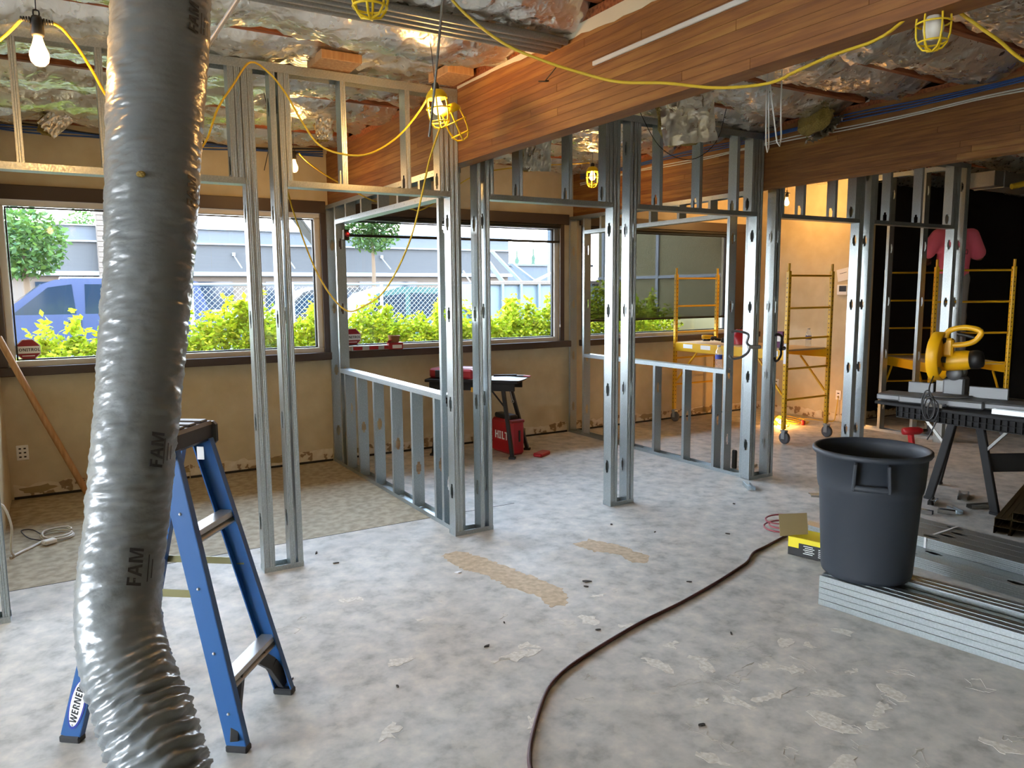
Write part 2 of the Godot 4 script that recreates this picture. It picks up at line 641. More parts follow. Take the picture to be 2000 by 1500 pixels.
func shell() -> void:
	var zb := -7.37
	# floor: smooth slab, rough strip towards the windows, saw cut between
	var f := struct("floor")
	part(bx(V(1.75, -0.075, -0.93), V(21.6, 0.15, 8.25)), "slab", M.concrete, f)
	part(bx(V(7.43, -0.0751, -6.3), V(10.14, 0.15, 2.49)), "slab", M.concrete, f)
	part(bx(V(-3.34, -0.0755, -6.305), V(11.4, 0.15, 2.48)), "rough_slab", M.rough_concrete, f)
	part(bx(V(-0.93, -0.0795, -5.059), V(7.95, 0.16, 0.009)), "saw_cut", M.groove, f)
	# trowelled adhesive and peeled paint left on the slab
	flat_patch(f, "adhesive_streak", [Vector2(2.02, -4.28), Vector2(2.16, -4.3), Vector2(2.25, -4.02), Vector2(2.31, -3.72), Vector2(2.36, -3.42), Vector2(2.33, -3.3), Vector2(2.26, -3.22), Vector2(2.17, -3.24), Vector2(2.2, -3.42), Vector2(2.12, -3.6), Vector2(2.1, -3.85), Vector2(2.02, -4.0)], M.patch_tan)
	flat_patch(f, "adhesive_streak", [Vector2(2.86, -4.0), Vector2(3.02, -4.02), Vector2(3.12, -3.8), Vector2(3.14, -3.58), Vector2(3.06, -3.46), Vector2(2.98, -3.52), Vector2(3.0, -3.68), Vector2(2.9, -3.8)], M.patch_tan)
	var spots := [[1.76, -2.86, 0.1, 0.035], [1.83, -2.92, 0.05, 0.03], [2.35, -2.2, 0.09, 0.03], [2.42, -2.36, 0.07, 0.028], [2.3, -2.05, 0.03, 0.07], [2.6, -1.95, 0.12, 0.04], [2.72, -2.1, 0.05, 0.03], [2.5, -1.75, 0.09, 0.05], [1.0, -2.6, 0.06, 0.03], [1.25, -3.1, 0.05, 0.03], [2.1, -3.05, 0.09, 0.03], [2.25, -3.0, 0.06, 0.04], [1.5, -2.35, 0.05, 0.025], [2.9, -2.3, 0.05, 0.03], [1.3, -3.9, 0.06, 0.03], [0.9, -3.7, 0.06, 0.03], [2.9, -1.75, 0.06, 0.04], [2.2, -1.7, 0.04, 0.02]]
	var pr := RandomNumberGenerator.new()
	pr.seed = 77
	for k in 34:
		spots.append([pr.randf_range(1.9, 3.3), pr.randf_range(-2.6, -1.3), pr.randf_range(0.02, 0.085), pr.randf_range(0.012, 0.04)])
	for k in 22:
		spots.append([pr.randf_range(0.7, 3.2), pr.randf_range(-4.2, -2.0), pr.randf_range(0.015, 0.06), pr.randf_range(0.01, 0.025)])
	for k in spots.size():
		var s: Array = spots[k]
		flat_patch(f, "peeled_paint", blob(Vector2(s[0], s[1]), Vector2(s[2], s[3]), 0.7 * k, 18, 0.33, 100 + k), M.patch_pale, 0.001)
	# window wall
	var w := struct("wall_back")
	part(bx(V(3.1, 0.515, zb - 0.09), V(11.1, 1.03, 0.18)), "lower_wall", M.paint_tan, w)
	part(bx(V(3.1, 2.93, zb - 0.09), V(11.1, 0.78, 0.18)), "upper_wall", M.paint_tan, w)
	for a in [[-2.45, -0.36], [2.26, 2.44], [5.07, 5.45], [7.9, 8.65]]:
		part(bx(V((a[0] + a[1]) / 2, 1.785, zb - 0.09), V(a[1] - a[0], 1.51, 0.18)), "pier", M.paint_tan, w)
	window(1, -0.36, 2.26, 1.09, 2.455, zb - 0.05, "glass_tinted")
	window(2, 2.44, 5.07, 1.09, 2.455, zb - 0.05, "glass_tinted")
	window(3, 5.45, 7.9, 1.09, 2.455, zb - 0.05, "glass_tinted")
	var t := struct("trim_1")
	for a in [[-0.42, 2.31], [2.4, 5.2], [5.36, 8.44]]:
		part(bx(V((a[0] + a[1]) / 2, 2.505, zb + 0.012), V(a[1] - a[0], 0.115, 0.026), 0.003), "head_casing", M.trim_brown, t)
		part(bx(V((a[0] + a[1]) / 2, 1.065, zb + 0.02), V(a[1] - a[0], 0.072, 0.1), 0.004), "window_stool", M.trim_brown, t)
	for x in [-0.39, 2.285, 2.43, 5.1, 5.42, 7.94]:
		part(bx(V(x, 1.775, zb + 0.012), V(0.06, 1.345, 0.026), 0.003), "side_casing", M.trim_brown, t)
	part(bx(V(8.2, 1.775, zb + 0.011), V(0.46, 1.345, 0.02)), "side_casing", M.trim_brown, t)
	var b := struct("baseboard_back")
	for a in [[-0.4, 0.95, 11], [0.96, 2.3, 12], [2.42, 3.9, 13], [3.92, 5.18, 14], [5.3, 6.6, 15], [6.62, 8.43, 16]]:
		var g := G.new()
		g.prism(jagged(a[0], a[1], 0.115, 0.07, a[2]), 0.006, Transform3D(Basis(), V(0, 0.012, zb)))
		part(g, "plaster_strip", M.plaster, b)
		part(bx(V((a[0] + a[1]) / 2, 0.012, zb + 0.006), V(a[1] - a[0], 0.02, 0.012)), "floor_gap", M.groove, b)
	for k in 9:
		var g := G.new()
		g.prism(blob(Vector2(-0.2 + 0.95 * k + rng.randf_range(-0.1, 0.1), 0.075), Vector2(rng.randf_range(0.05, 0.16), 0.03), 0.0, 16, 0.3, 300 + k), 0.002, Transform3D(Basis(), V(0, 0, zb + 0.006)))
		part(g, "torn_patch", M.cardboard, b)
	# short wall on the left, lit wall on the right, black room beyond
	w = struct("wall_left")
	part(bx(V(-0.48, 1.66, -6.02), V(0.12, 3.32, 2.7)), "wall_panel", M.paint_tan, w)
	w = struct("wall_right")
	part(bx(V(8.52, 1.66, -6.55), V(0.14, 3.32, 1.64)), "wall_panel", M.paint_tan, w)
	var g2 := G.new()
	g2.prism(jagged(5.74, 7.36, 0.11, 0.06, 17), 0.006, Transform3D(Basis(V(0, 0, -1), V(0, 1, 0), V(1, 0, 0)), V(8.444, 0.012, 0)))
	var br := struct("baseboard_right")
	part(g2, "plaster_strip", M.plaster, br)
	w = struct("wall_dark")
	part(bx(V(10.54, 1.66, -6.02), V(3.9, 3.32, 0.14)), "wall_panel", M.paint_black, w)
	part(bx(V(12.57, 1.66, -1.4), V(0.16, 3.32, 9.3)), "wall_panel", M.paint_black, w)
	g2 = G.new()
	g2.prism(jagged(8.6, 9.6, 0.1, 0.06, 18), 0.006, Transform3D(Basis(), V(0, 0.012, -5.95)))
	part(g2, "plaster_strip", M.plaster, w)
	# remaining sides of the room, outside the picture: windows far to the left, plain wall behind the camera
	w = struct("wall_side")
	part(bx(V(-9.07, 0.3, -2.1), V(0.14, 0.6, 10.9)), "lower_wall", M.paint_tan, w)
	part(bx(V(-9.07, 3.11, -2.1), V(0.14, 0.42, 10.9)), "upper_wall", M.paint_tan, w)
	part(bx(V(-9.07, 1.75, 2.2), V(0.14, 2.3, 2.3)), "wall_panel", M.paint_tan, w)
	part(bx(V(-9.07, 1.75, -7.16), V(0.14, 2.3, 0.8)), "wall_panel", M.paint_tan, w)
	part(bx(V(-5.8, 1.66, -7.46), V(6.7, 3.32, 0.18)), "wall_panel", M.paint_tan, w)
	for k in 5:
		var z := -6.76 + 1.95 * k
		part(bx(V(-9.07, 1.75, z), V(0.1, 2.3, 0.08)), "mullion", M.vinyl, w)
		if k < 4:
			g2 = G.new()
			g2.face([V(-9.07, 0.6, z + 0.04), V(-9.07, 0.6, z + 1.91), V(-9.07, 2.9, z + 1.91), V(-9.07, 2.9, z + 0.04)], V(1, 0, 0))
			part(g2, "pane", M.glass_clear, w)
	w = struct("wall_front")
	part(bx(V(1.75, 1.66, 3.27), V(21.8, 3.32, 0.14)), "wall_panel", M.paint_tan, w)

# ---------------------------------------------------------------- ceiling: joists and foil-faced batts
func ceiling() -> void:
	var c := struct("ceiling")
	part(bx(V(1.5, 3.42, -2.2), V(24.2, 0.2, 13.4)), "roof_deck", M.deck, c)
	part(bx(V(-5.85, 3.14, -2.1), V(6.5, 0.16, 10.8)), "ceiling_panel", M.paint_cream, c)
	var bays := [[-2.6, 2.345], [2.45, 5.265], [5.38, 12.45]]
	var nj := 18
	for b in bays:
		var x0: float = b[0]
		var x1: float = b[1]
		for k in nj:
			var z := -7.33 + 0.61 * k
			part(bx(V((x0 + x1) / 2, 3.18, z), V(x1 - x0, 0.235, 0.042)), "joist", M.joist, c)
			if k == nj - 1:
				continue
			var nx := int((x1 - x0) / 0.045)
			var rows := []
			for i in nx + 1:
				var x := lerpf(x0, x1, float(i) / nx)
				var row := []
				var sag := 0.10 + 0.09 * noise.get_noise_3d(x * 0.6, k * 7.3, 1.0)
				var e0 := 0.055 + 0.07 * noise.get_noise_3d(x * 1.1, k * 3.1, 9.0)
				var e1 := 0.055 + 0.07 * noise.get_noise_3d(x * 1.1, k * 3.1 + 2.0, 19.0)
				for j in 17:
					var t := j / 16.0
					var zz := lerpf(z - 0.012 + e0, z + 0.61 + 0.012 - e1, t)
					var y := 3.1 - sag * (1.0 - pow(absf(2 * t - 1), 2.4))
					# crumpled film: creases of several sizes
					y += 0.024 * (0.5 - absf(noise.get_noise_3d(x * 6.0, zz * 7.0, k * 5.0)) * 2.0) + 0.012 * (0.5 - absf(noise.get_noise_3d(x * 13.0, zz * 13.0, k * 5.0 + 3.0)) * 2.0) + 0.025 * noise.get_noise_3d(x * 1.7, zz * 3.0, k * 2.0)
					row.append(V(x, y, zz))
				rows.append(row)
			var g := G.new()
			g.grid(rows)
			part(g, "foil_batt", M.foil, c)

# ---------------------------------------------------------------- glued timber beams
func beam(label: String, x: float, y0: float, y1: float, z0: float, z1: float) -> Node3D:
	var t := thing("timber_beam", label, "beam")
	var n := 12
	var h := (y1 - y0) / n
	for k in n:
		var z := z0
		while z < z1:
			var e := minf(z1, z + rng.randf_range(1.6, 3.6))
			if z1 - e < 0.5:
				e = z1
			var inset := rng.randf_range(0.0, 0.0012)
			part(bx(V(x + 0.055, y0 + h * (k + 0.5), (z + e) / 2), V(0.11 - inset, h - 0.0006, e - z - 0.001), 0.0008), "lamination", M["lam%d" % rng.randi_range(0, 2)], t)
			z = e
	return t

func beams() -> void:
	var b := beam("large orange-brown laminated timber beam crossing the upper middle", 2.34, 2.525, 3.012, -7.37, 3.2)
	part(bx(V(2.395, 3.036, -2.1), V(0.1, 0.048, 10.5)), "nailer", M.joist, b)
	var g := G.new()
	var p := []
	var n := 40
	for k in n + 1:
		p.append(Vector2(-4.57 + 2.6 * k / n, 3.011))
	for k in n + 1:
		var u := 1.0 - float(k) / n
		p.append(Vector2(-4.57 + 2.6 * u, 3.008 - (0.014 + 0.05 * smoothstep(0.1, 0.7, u)) * (1.0 + 0.35 * noise.get_noise_2d(u * 12.0, 3.0))))
	g.prism(p, 0.0015, Transform3D(Basis(V(0, 0, 1), V(0, 1, 0), V(-1, 0, 0)), V(2.34, 0, 0)))
	part(g, "paint_smear", M.paint_cream, b, "cream paint smear along the top edge")
	g = G.new()
	g.tube([V(2.34, 2.80, -3.50), V(2.325, 2.795, -3.50), V(2.322, 2.812, -3.57)], 0.003, 6)
	g.tube([V(2.34, 2.80, -3.50), V(2.32, 2.80, -3.50), V(2.318, 2.84, -3.40)], 0.003, 6)
	part(g, "bent_nail", M.rubber_dark, b)
	b = beam("darker laminated timber beam on the right carrying blue and white cables", 5.268, 2.54, 3.03, -7.37, 3.2)
	part(bx(V(5.323, 3.046, -2.1), V(0.1, 0.03, 10.5)), "nailer", M.joist, b)

# ---------------------------------------------------------------- light-gauge steel framing
const WEB := 0.092
const FL := 0.032
var stud_cache := {}

func stud_mesh(len: float, h0: float) -> ArrayMesh:
	var key := "%.3f/%.2f" % [len, h0]
	if stud_cache.has(key):
		return stud_cache[key]
	var g := G.new()
	var o := V(-1, 0, 0)
	var rect := func(z0: float, z1: float, y0: float, y1: float) -> void:
		if y1 - y0 > 0.0005:
			g.face([V(0, y0, z0), V(0, y1, z0), V(0, y1, z1), V(0, y0, z1)], o)
	# web with punched service holes
	var y := 0.0
	var hy := h0
	var zc := -WEB / 2
	while hy + 0.06 < len:
		rect.call(0.0, -WEB, y, hy - 0.05)
		rect.call(0.0, zc + 0.02, hy - 0.05, hy + 0.05)
		rect.call(zc - 0.02, -WEB, hy - 0.05, hy + 0.05)
		for s in [-1.0, 1.0]:
			rect.call(zc + 0.02 * s, zc + 0.011 * s, hy + 0.028, hy + 0.05)
			rect.call(zc + 0.02 * s, zc + 0.011 * s, hy - 0.05, hy - 0.028)
		y = hy + 0.05
		hy += 0.61
	rect.call(0.0, -WEB, y, len)
	# flanges with rolled grooves, and lips
	for s in [0, 1]:
		var zf := 0.0 if s == 0 else -WEB
		var d := -1.0 if s == 0 else 1.0
		var pr := [[0.0, 0.0], [0.0095, 0.0], [0.011, 0.0018], [0.0125, 0.0], [0.0195, 0.0], [0.021, 0.0018], [0.0225, 0.0], [FL, 0.0], [FL, 0.008]]
		for k in pr.size() - 1:
			var a: Array = pr[k]
			var b: Array = pr[k + 1]
			g.face([V(a[0], 0, zf + d * a[1]), V(b[0], 0, zf + d * b[1]), V(b[0], len, zf + d * b[1]), V(a[0], len, zf + d * a[1])], V(0.3 if k == pr.size() - 2 else 0.0, 0, -d))
	stud_cache[key] = g.done()
	return stud_cache[key]

func stud(parent: Node, x: float, y: float, z: float, len: float, turn := 0.0, h0 := 0.31, n := "stud") -> void:
	var o := part(stud_mesh(len, h0), n, M.steel, parent)
	o.position = V(x, y, z)
	o.rotation.y = turn

# a U track: dir 0 along x, 1 along z; flanges up (1) or down (-1); y is the web's face
func track(parent: Node, dir: int, a: float, b: float, across: float, y: float, s: float, n: String, fl := 0.032, wd := 0.096) -> void:
	var g := G.new()
	var t := 0.0014
	var L := b - a
	var m := (a + b) / 2
	if dir == 0:
		g.box(V(m, y + s * t / 2, across), V(L, t, wd))
		g.box(V(m, y + s * fl / 2, across + wd / 2), V(L, fl, t))
		g.box(V(m, y + s * fl / 2, across - wd / 2), V(L, fl, t))
	else:
		g.box(V(across, y + s * t / 2, m), V(wd, t, L))
		g.box(V(across + wd / 2, y + s * fl / 2, m), V(t, fl, L))
		g.box(V(across - wd / 2, y + s * fl / 2, m), V(t, fl, L))
	# screw heads along the flange
	var k := a + 0.05
	while k < b:
		if dir == 0:
			g.box(V(k, y + s * fl * 0.5, across + wd / 2 + 0.0015), V(0.007, 0.007, 0.003))
		else:
			g.box(V(across - wd / 2 - 0.0015, y + s * fl * 0.5, k), V(0.003, 0.007, 0.007))
		k += 0.2
	part(g, n, M.steel, parent)

func framing() -> void:
	var zf := -4.565
	var zc := zf - WEB / 2
	var w := thing("stud_wall", "long galvanized steel stud wall with five door openings, running left to right", "stud wall")
	var top := 2.992
	var posts := [[-0.54, -0.505, -0.405, -0.345], [0.978, 1.012, 1.135, 1.183], [2.272, 2.305, 2.472, 2.538], [3.63, 3.664, 3.79, 3.828], [5.185, 5.222, 5.42, 5.462], [6.59, 6.622, 6.75, 6.785], [8.2, 8.235, 8.37, 8.41]]
	for p in posts:
		for k in 4:
			stud(w, p[k], 0.003, zf, top - 0.006, 0.0, 0.31 + 0.02 * (k % 2))
		track(w, 0, p[0] - 0.002, p[3] + FL + 0.002, zc, 0.0, 1.0, "floor_track")
	for a in [[-4.88, 2.338], [2.452, 5.264], [5.382, 8.444]]:
		track(w, 0, a[0], a[1], zc, top, -1.0, "ceiling_track", 0.05)
	var hd := 2.305
	var cr := [[-0.113, 0.262], [1.552, 1.968], [2.805, 3.225], [4.085, 4.508, 4.93], [5.778, 6.218], [7.05, 7.57]]
	for k in 6:
		var x0: float = posts[k][3] + FL
		var x1: float = posts[k + 1][0]
		track(w, 0, x0 + 0.001, x1 - 0.001, zc, hd, 1.0, "header_track", 0.036, 0.0975)
		for x in cr[k]:
			stud(w, x, hd + 0.002, zf, top - hd - 0.004, 0.0, 0.07, "cripple_stud")
		for x in [x1 - 0.036, x1 - 0.071]:
			stud(w, x, hd + 0.002, zf, top - hd - 0.004, 0.0, 0.1, "cripple_stud")
		stud(w, x0 + 0.003, hd + 0.002, zf, top - hd - 0.004, 0.0, 0.1, "cripple_stud")
	# low partitions running back to the windows, with a framed opening above the sill
	var lows := [[2.31, 2.522, [-4.95, -5.36, -5.77, -6.18, -6.585, -6.93], -4.82, "galvanized low partition under the orange beam, window opening above its sill"], [5.205, 2.537, [-5.01, -5.41, -5.84, -6.25, -6.66], -4.885, "galvanized low partition under the dark beam, water bottle on its sill"]]
	for q in lows:
		var x: float = q[0]
		var bt: float = q[1]
		var o := thing("low_partition", q[4], "stud wall")
		var xc := x + WEB / 2
		track(o, 1, -7.36, zf - 0.098, xc, 0.0, 1.0, "floor_track")
		track(o, 1, -7.055, q[3] - 0.001, xc, 0.96, -1.0, "sill_track", 0.04)
		for z in q[2]:
			stud(o, x + WEB, 0.003, z, 0.954, PI / 2, rng.randf_range(0.25, 0.7))
		for z in [-7.33, -7.06]:
			stud(o, x + WEB, 0.003, z, bt - 0.006, PI / 2, 0.31)
		stud(o, x + WEB, 0.003, q[3], bt - 0.006, PI / 2, 0.31)
		stud(o, x + WEB, 0.003, zf - 0.102, bt - 0.006, PI / 2, 0.6)
		track(o, 1, -7.36, zf - 0.098, xc, bt, -1.0, "ceiling_track", 0.04)
		track(o, 1, -7.06, q[3], xc, 2.325, 1.0, "header_track", 0.04)
		var z := -6.75
		while z < -5.0:
			stud(o, x + WEB, 2.33, z, bt - 2.334, PI / 2, 9.0, "cripple_stud")
			z += 0.406
	var o2 := thing("end_partition", "open steel studs in front of the black room at far right", "stud wall")
	track(o2, 1, -5.6, zf - 0.098, 8.346, 0.0, 1.0, "floor_track")
	track(o2, 1, -5.6, zf - 0.098, 8.346, top, -1.0, "ceiling_track", 0.05)
	for z in [-5.36, -4.96]:
		stud(o2, 8.392, 0.003, z, top - 0.006, PI / 2, 0.31)

# ---------------------------------------------------------------- big grey flexible duct
func duct() -> void:
	var t := thing("flexible_duct", "large grey plastic-wrapped flexible duct hanging from ceiling, left foreground", "duct")
	var p := curve([V(0.431, 2.95, -3.175), V(0.42, 2.86, -3.15), V(0.383, 2.55, -3.06), V(0.344, 2.27, -3.0), V(0.313, 2.0, -2.93), V(0.277, 1.73, -2.86), V(0.235, 1.48, -2.77), V(0.191, 1.24, -2.67), V(0.15, 1.01, -2.58), V(0.119, 0.877, -2.51), V(0.099, 0.763, -2.44), V(0.1, 0.656, -2.36), V(0.125, 0.55, -2.26), V(0.152, 0.45, -2.15), V(0.172, 0.33, -2.06), V(0.2, 0.2, -1.98), V(0.26, 0.16, -1.86), V(0.36, 0.155, -1.72)], 0.007)
	var rings := []
	var t0: Vector3 = (p[1] - p[0]).normalized()
	var x := t0.cross(V(0, 0, 1)).normalized()
	var n := 56
	var s := 0.0
	for i in p.size():
		var tt: Vector3 = (p[mini(i + 1, p.size() - 1)] - p[maxi(i - 1, 0)]).normalized()
		x = (x - tt * x.dot(tt)).normalized()
		var y := tt.cross(x)
		if i:
			s += p[i].distance_to(p[i - 1])
		var u := float(i) / (p.size() - 1)
		var r0 := lerpf(0.166, 0.116, smoothstep(0.0, 0.72, u))
		var squeeze := smoothstep(0.7, 0.8, u)
		var ring := []
		for j in n:
			var a := TAU * j / n
			var d := x * cos(a) + y * sin(a)
			var q: Vector3 = p[i] + d * r0
			# loose film: shallow wrinkles, deep pleats where the duct is bunched up
			var w := 0.0045 * noise.get_noise_3d(q.x * 16.0, q.y * 34.0, q.z * 16.0) + 0.004 * (0.35 - absf(noise.get_noise_3d(q.x * 8.0, q.y * 30.0, q.z * 8.0)) * 2.0) + 0.006 * noise.get_noise_3d(q.x * 6.0, q.y * 8.0, q.z * 6.0)
			var ph := s * 185.0 + 4.0 * noise.get_noise_3d(q.x * 7.0, q.y * 7.0, q.z * 7.0) + 1.5 * sin(a * 2.0)
			w += squeeze * (0.012 * sin(ph) * (0.75 + 0.6 * noise.get_noise_3d(q.x * 9.0, s * 12.0, q.z * 9.0)) + 0.006 * (0.4 - absf(noise.get_noise_3d(q.x * 7.0, s * 26.0, q.z * 7.0)) * 2.0) + 0.003 * noise.get_noise_3d(q.x * 22.0, q.y * 40.0, q.z * 22.0))
			ring.append(p[i] + d * (r0 + w))
		rings.append(ring)
	var g := G.new()
	g.ringed(rings, true, true)
	var film := part(g, "duct_film", M.duct_film, t)
	# torn hole with fibre showing, and the printed maker's marks along the film
	var eye := V(0, 1.69, 0)
	var at := func(hgt: float, side: float) -> Transform3D:
		var best := 0
		for i in p.size():
			if absf(p[i].y - hgt) < absf(p[best].y - hgt):
				best = i
		var ax: Vector3 = (p[best + 1] - p[best - 1]).normalized()
		var to: Vector3 = (eye - p[best])
		to = (to - ax * to.dot(ax)).normalized().rotated(ax, side)
		var m := INF
		var pt := Vector3.ZERO
		for q in rings[best]:
			var dd: float = (q - p[best]).normalized().distance_to(to)
			if dd < m:
				m = dd
				pt = q
		var c: Vector3 = pt + to * 0.0045
		return Transform3D(Basis(-ax, to.cross(-ax), to), c)
	for k in [[2.02, -0.85], [1.18, -0.5], [0.845, -0.35], [2.62, -0.7]]:
		write("FAM", 0.042, M.print_dark, film, at.call(k[0], k[1]), "Droid Sans", "printed_mark")
		for j in 4:
			var xf: Transform3D = at.call(k[0], k[1] - 0.24 - 0.07 * j)
			var o := part(bx(V(0, 0, -0.001), V(0.08 - 0.012 * j, 0.003, 0.001)), "printed_line", M.print_dark, film)
			o.transform = xf
	var h := G.new()
	h.ball(Vector3.ZERO, V(0.012, 0.015, 0.008), 10)
	var fo := part(h, "torn_hole", M.fibre, film, "pale fibre showing through a small tear")
	fo.transform = at.call(2.03, 0.28)

# ---------------------------------------------------------------- blue step ladder
func ladder() -> void:
	var t := thing("step_ladder", "blue fibreglass step ladder with black cap behind the grey duct", "ladder")
	var u := V(0.615, 0, -0.789)
	var r1a := V(0.466, 0.0, -2.77)
	var r1b := V(0.734, 0.0, -3.114)
	var t1a := V(0.30, 1.13, -2.885)
	var t1b := V(0.458, 1.13, -3.09)
	var r2a := V(-0.07, 0.0, -3.176)
	var r2b := V(0.198, 0.0, -3.52)
	var t2a := V(0.215, 1.13, -2.955)
	var t2b := V(0.375, 1.13, -3.155)
	var lift := 0.02
	var rail := func(a: Vector3, b: Vector3, s: float, n: String) -> void:
		# channel rail: a web and two flanges
		var g := G.new()
		var d := (b - a).normalized()
		a = a + d * lift / d.y
		var o := u * s
		var w := o.cross(d).normalized()
		var bs := Basis(o, d, w)
		if bs.determinant() < 0:
			bs = Basis(o, d, -w)
		var m := (a + b) / 2
		var L := (b - a).length()
		g.box(m, V(0.006, L, 0.076), bs, 0.002)
		g.box(m - o * 0.013 + w * 0.036, V(0.03, L, 0.005), bs)
		g.box(m - o * 0.013 - w * 0.036, V(0.03, L, 0.005), bs)
		var rl := part(g, n, M.ladder_blue, t)
		# foot
		var f := G.new()
		f.box(a - o * 0.012 - V(0, 0.006, 0), V(0.042, 0.028, 0.086), Basis(o, V(0, 1, 0), o.cross(V(0, 1, 0))), 0.006)
		part(f, "foot", M.ladder_black, rl)
		var rv := G.new()
		for k in [0.05, 0.12, 0.33, 0.55, 0.8]:
			rv.ball(a.lerp(b, k) + o * 0.004, V(0.006, 0.006, 0.006), 8)
		part(rv, "rivets", M.alu, rl).set_meta("kind", "stuff")
	rail.call(r1a, t1a, -1.0, "rail")
	rail.call(r1b, t1b, 1.0, "rail")
	rail.call(r2a, t2a, -1.0, "rail")
	rail.call(r2b, t2b, 1.0, "rail")
	for k in [0.235, 0.73]:
		var a := r1a.lerp(t1a, k)
		var b := r1b.lerp(t1b, k)
		var g := G.new()
		g.bar(a, b, 0.062, 0.022, 0.002)
		g.bar(a + V(0.0, -0.018, 0.0), b + V(0, -0.018, 0), 0.07, 0.012, 0.001, V(0.4, 1, 0.3))
		part(g, "step", M.alu, t)
	for k in [0.3, 0.62]:
		var g := G.new()
		g.bar(r2a.lerp(t2a, k), r2b.lerp(t2b, k), 0.035, 0.02, 0.002)
		part(g, "rear_brace", M.alu, t)
	for s in [0, 1]:
		var a: Vector3 = r1a if s == 0 else r1b
		var b: Vector3 = t1a if s == 0 else t1b
		var m: Vector3 = (r1a.lerp(t1a, 0.22)).lerp(r1b.lerp(t1b, 0.22), 0.34 if s == 0 else 0.66)
		var g := G.new()
		var lo := a.lerp(b, 0.04)
		g.bar(lo, lo.lerp(m, 0.45) + V(0, 0.03, 0), 0.03, 0.05, 0.002)
		g.bar(lo.lerp(m, 0.45) + V(0, 0.03, 0), m, 0.03, 0.05, 0.002)
		part(g, "foot_brace", M.ladder_black, t)
	for s in [0, 1]:
		var a: Vector3 = (r1a if s == 0 else r1b).lerp(t1a if s == 0 else t1b, 0.54)
		var b: Vector3 = (r2a if s == 0 else r2b).lerp(t2a if s == 0 else t2b, 0.54)
		var g := G.new()
		g.bar(a, b, 0.004, 0.028)
		part(g, "spreader", M.zinc_yellow, t)
	# cap
	var c := V(0.345, 1.16, -3.02)
	var bs := Basis(u, V(0, 1, 0), u.cross(V(0, 1, 0)))
	var cg := G.new()
	cg.box(c, V(0.33, 0.075, 0.15), bs, 0.012)
	for k in [-0.12, -0.04, 0.04, 0.12]:
		cg.box(c + u * k + V(0, 0.039, 0), V(0.05, 0.012, 0.11), bs, 0.004)
	cg.box(c + u * 0.155 - V(0, 0.01, 0), V(0.04, 0.09, 0.17), bs, 0.012)
	cg.box(c - u * 0.155 - V(0, 0.01, 0), V(0.04, 0.09, 0.17), bs, 0.012)
	part(cg, "cap", M.ladder_black, t)
	# oval maker's plate on the rear rail facing the camera
	var d := (t2a - r2a).normalized()
	var nn := (-u)
	var side := d.cross(nn).normalized()
	var pc := r2a.lerp(t2a, 0.14) + nn * 0.0045
	var ov := []
	for k in 28:
		ov.append(Vector2(cos(TAU * k / 28) * 0.105, sin(TAU * k / 28) * 0.031))
	var xf := Transform3D(Basis(d, nn.cross(d), nn), pc)
	var g1 := G.new()
	g1.prism(ov, 0.0012, xf)
	var np := part(g1, "name_plate", M.navy, t)
	var ov2 := []
	for k in 28:
		ov2.append(Vector2(cos(TAU * k / 28) * 0.097 + 0.004, sin(TAU * k / 28) * 0.025))
	var g2 := G.new()
	g2.prism(ov2, 0.0012, Transform3D(xf.basis, pc + nn * 0.0012))
	part(g2, "plate_face", M.white, np)
	write("WERNER", 0.028, M.black, np, Transform3D(xf.basis, pc + nn * 0.003))
	var st := part(bx(Vector3.ZERO, V(0.05, 0.028, 0.001)), "sticker", M.white, t)
	st.transform = Transform3D(Basis(V(0, 1, 0), nn.cross(V(0, 1, 0)), nn), t1b + nn * -0.0 - V(0, 0.05, 0) + nn * 0.03)

# ---------------------------------------------------------------- waste bin on the stack of tracks
func trash_can() -> void:
	var t := thing("trash_can", "large round dark grey plastic trash can standing on stacked steel tracks", "trash can", V(3.654, 0.167, -2.396))
	var g := G.new()
	g.lathe([[0.05, 0.004], [0.208, 0.0], [0.222, 0.012], [0.226, 0.03], [0.25, 0.46], [0.256, 0.47], [0.262, 0.50], [0.272, 0.655], [0.286, 0.657], [0.292, 0.667], [0.291, 0.682], [0.282, 0.688], [0.272, 0.684], [0.266, 0.655], [0.247, 0.45], [0.218, 0.03], [0.05, 0.014]], Vector3.ZERO, 56)
	var cb := part(g, "body", M.can_grey, t)
	# two moulded loop handles under the rim
	for a in [0.0, PI]:
		var dir := V(-0.82, 0, 0.57).normalized().rotated(Vector3.UP, a)
		var sd := dir.cross(Vector3.UP)
		var h := G.new()
		var ro := 0.268
		for s in [-1.0, 1.0]:
			h.bar(dir * (ro + 0.02) + sd * 0.075 * s + V(0, 0.655, 0), dir * (ro + 0.014) + sd * 0.083 * s + V(0, 0.515, 0), 0.016, 0.06, 0.004, dir)
		var arc := []
		for k in 7:
			var f := k / 6.0 * 2.0 - 1.0
			arc.append(dir * (ro + 0.035 - 0.008 * f * f) + sd * 0.083 * f + V(0, 0.53, 0))
		h.tube(arc, 0.016, 10)
		var h2 := part(h, "handle", M.can_grey, cb)
		h2.position = Vector3.ZERO
	var r := G.new()
	r.lathe([[0.01, 0.40], [0.12, 0.41], [0.238, 0.38], [0.238, 0.36], [0.01, 0.35]], Vector3.ZERO, 20)
	part(r, "rubbish", M.rubbish, t)

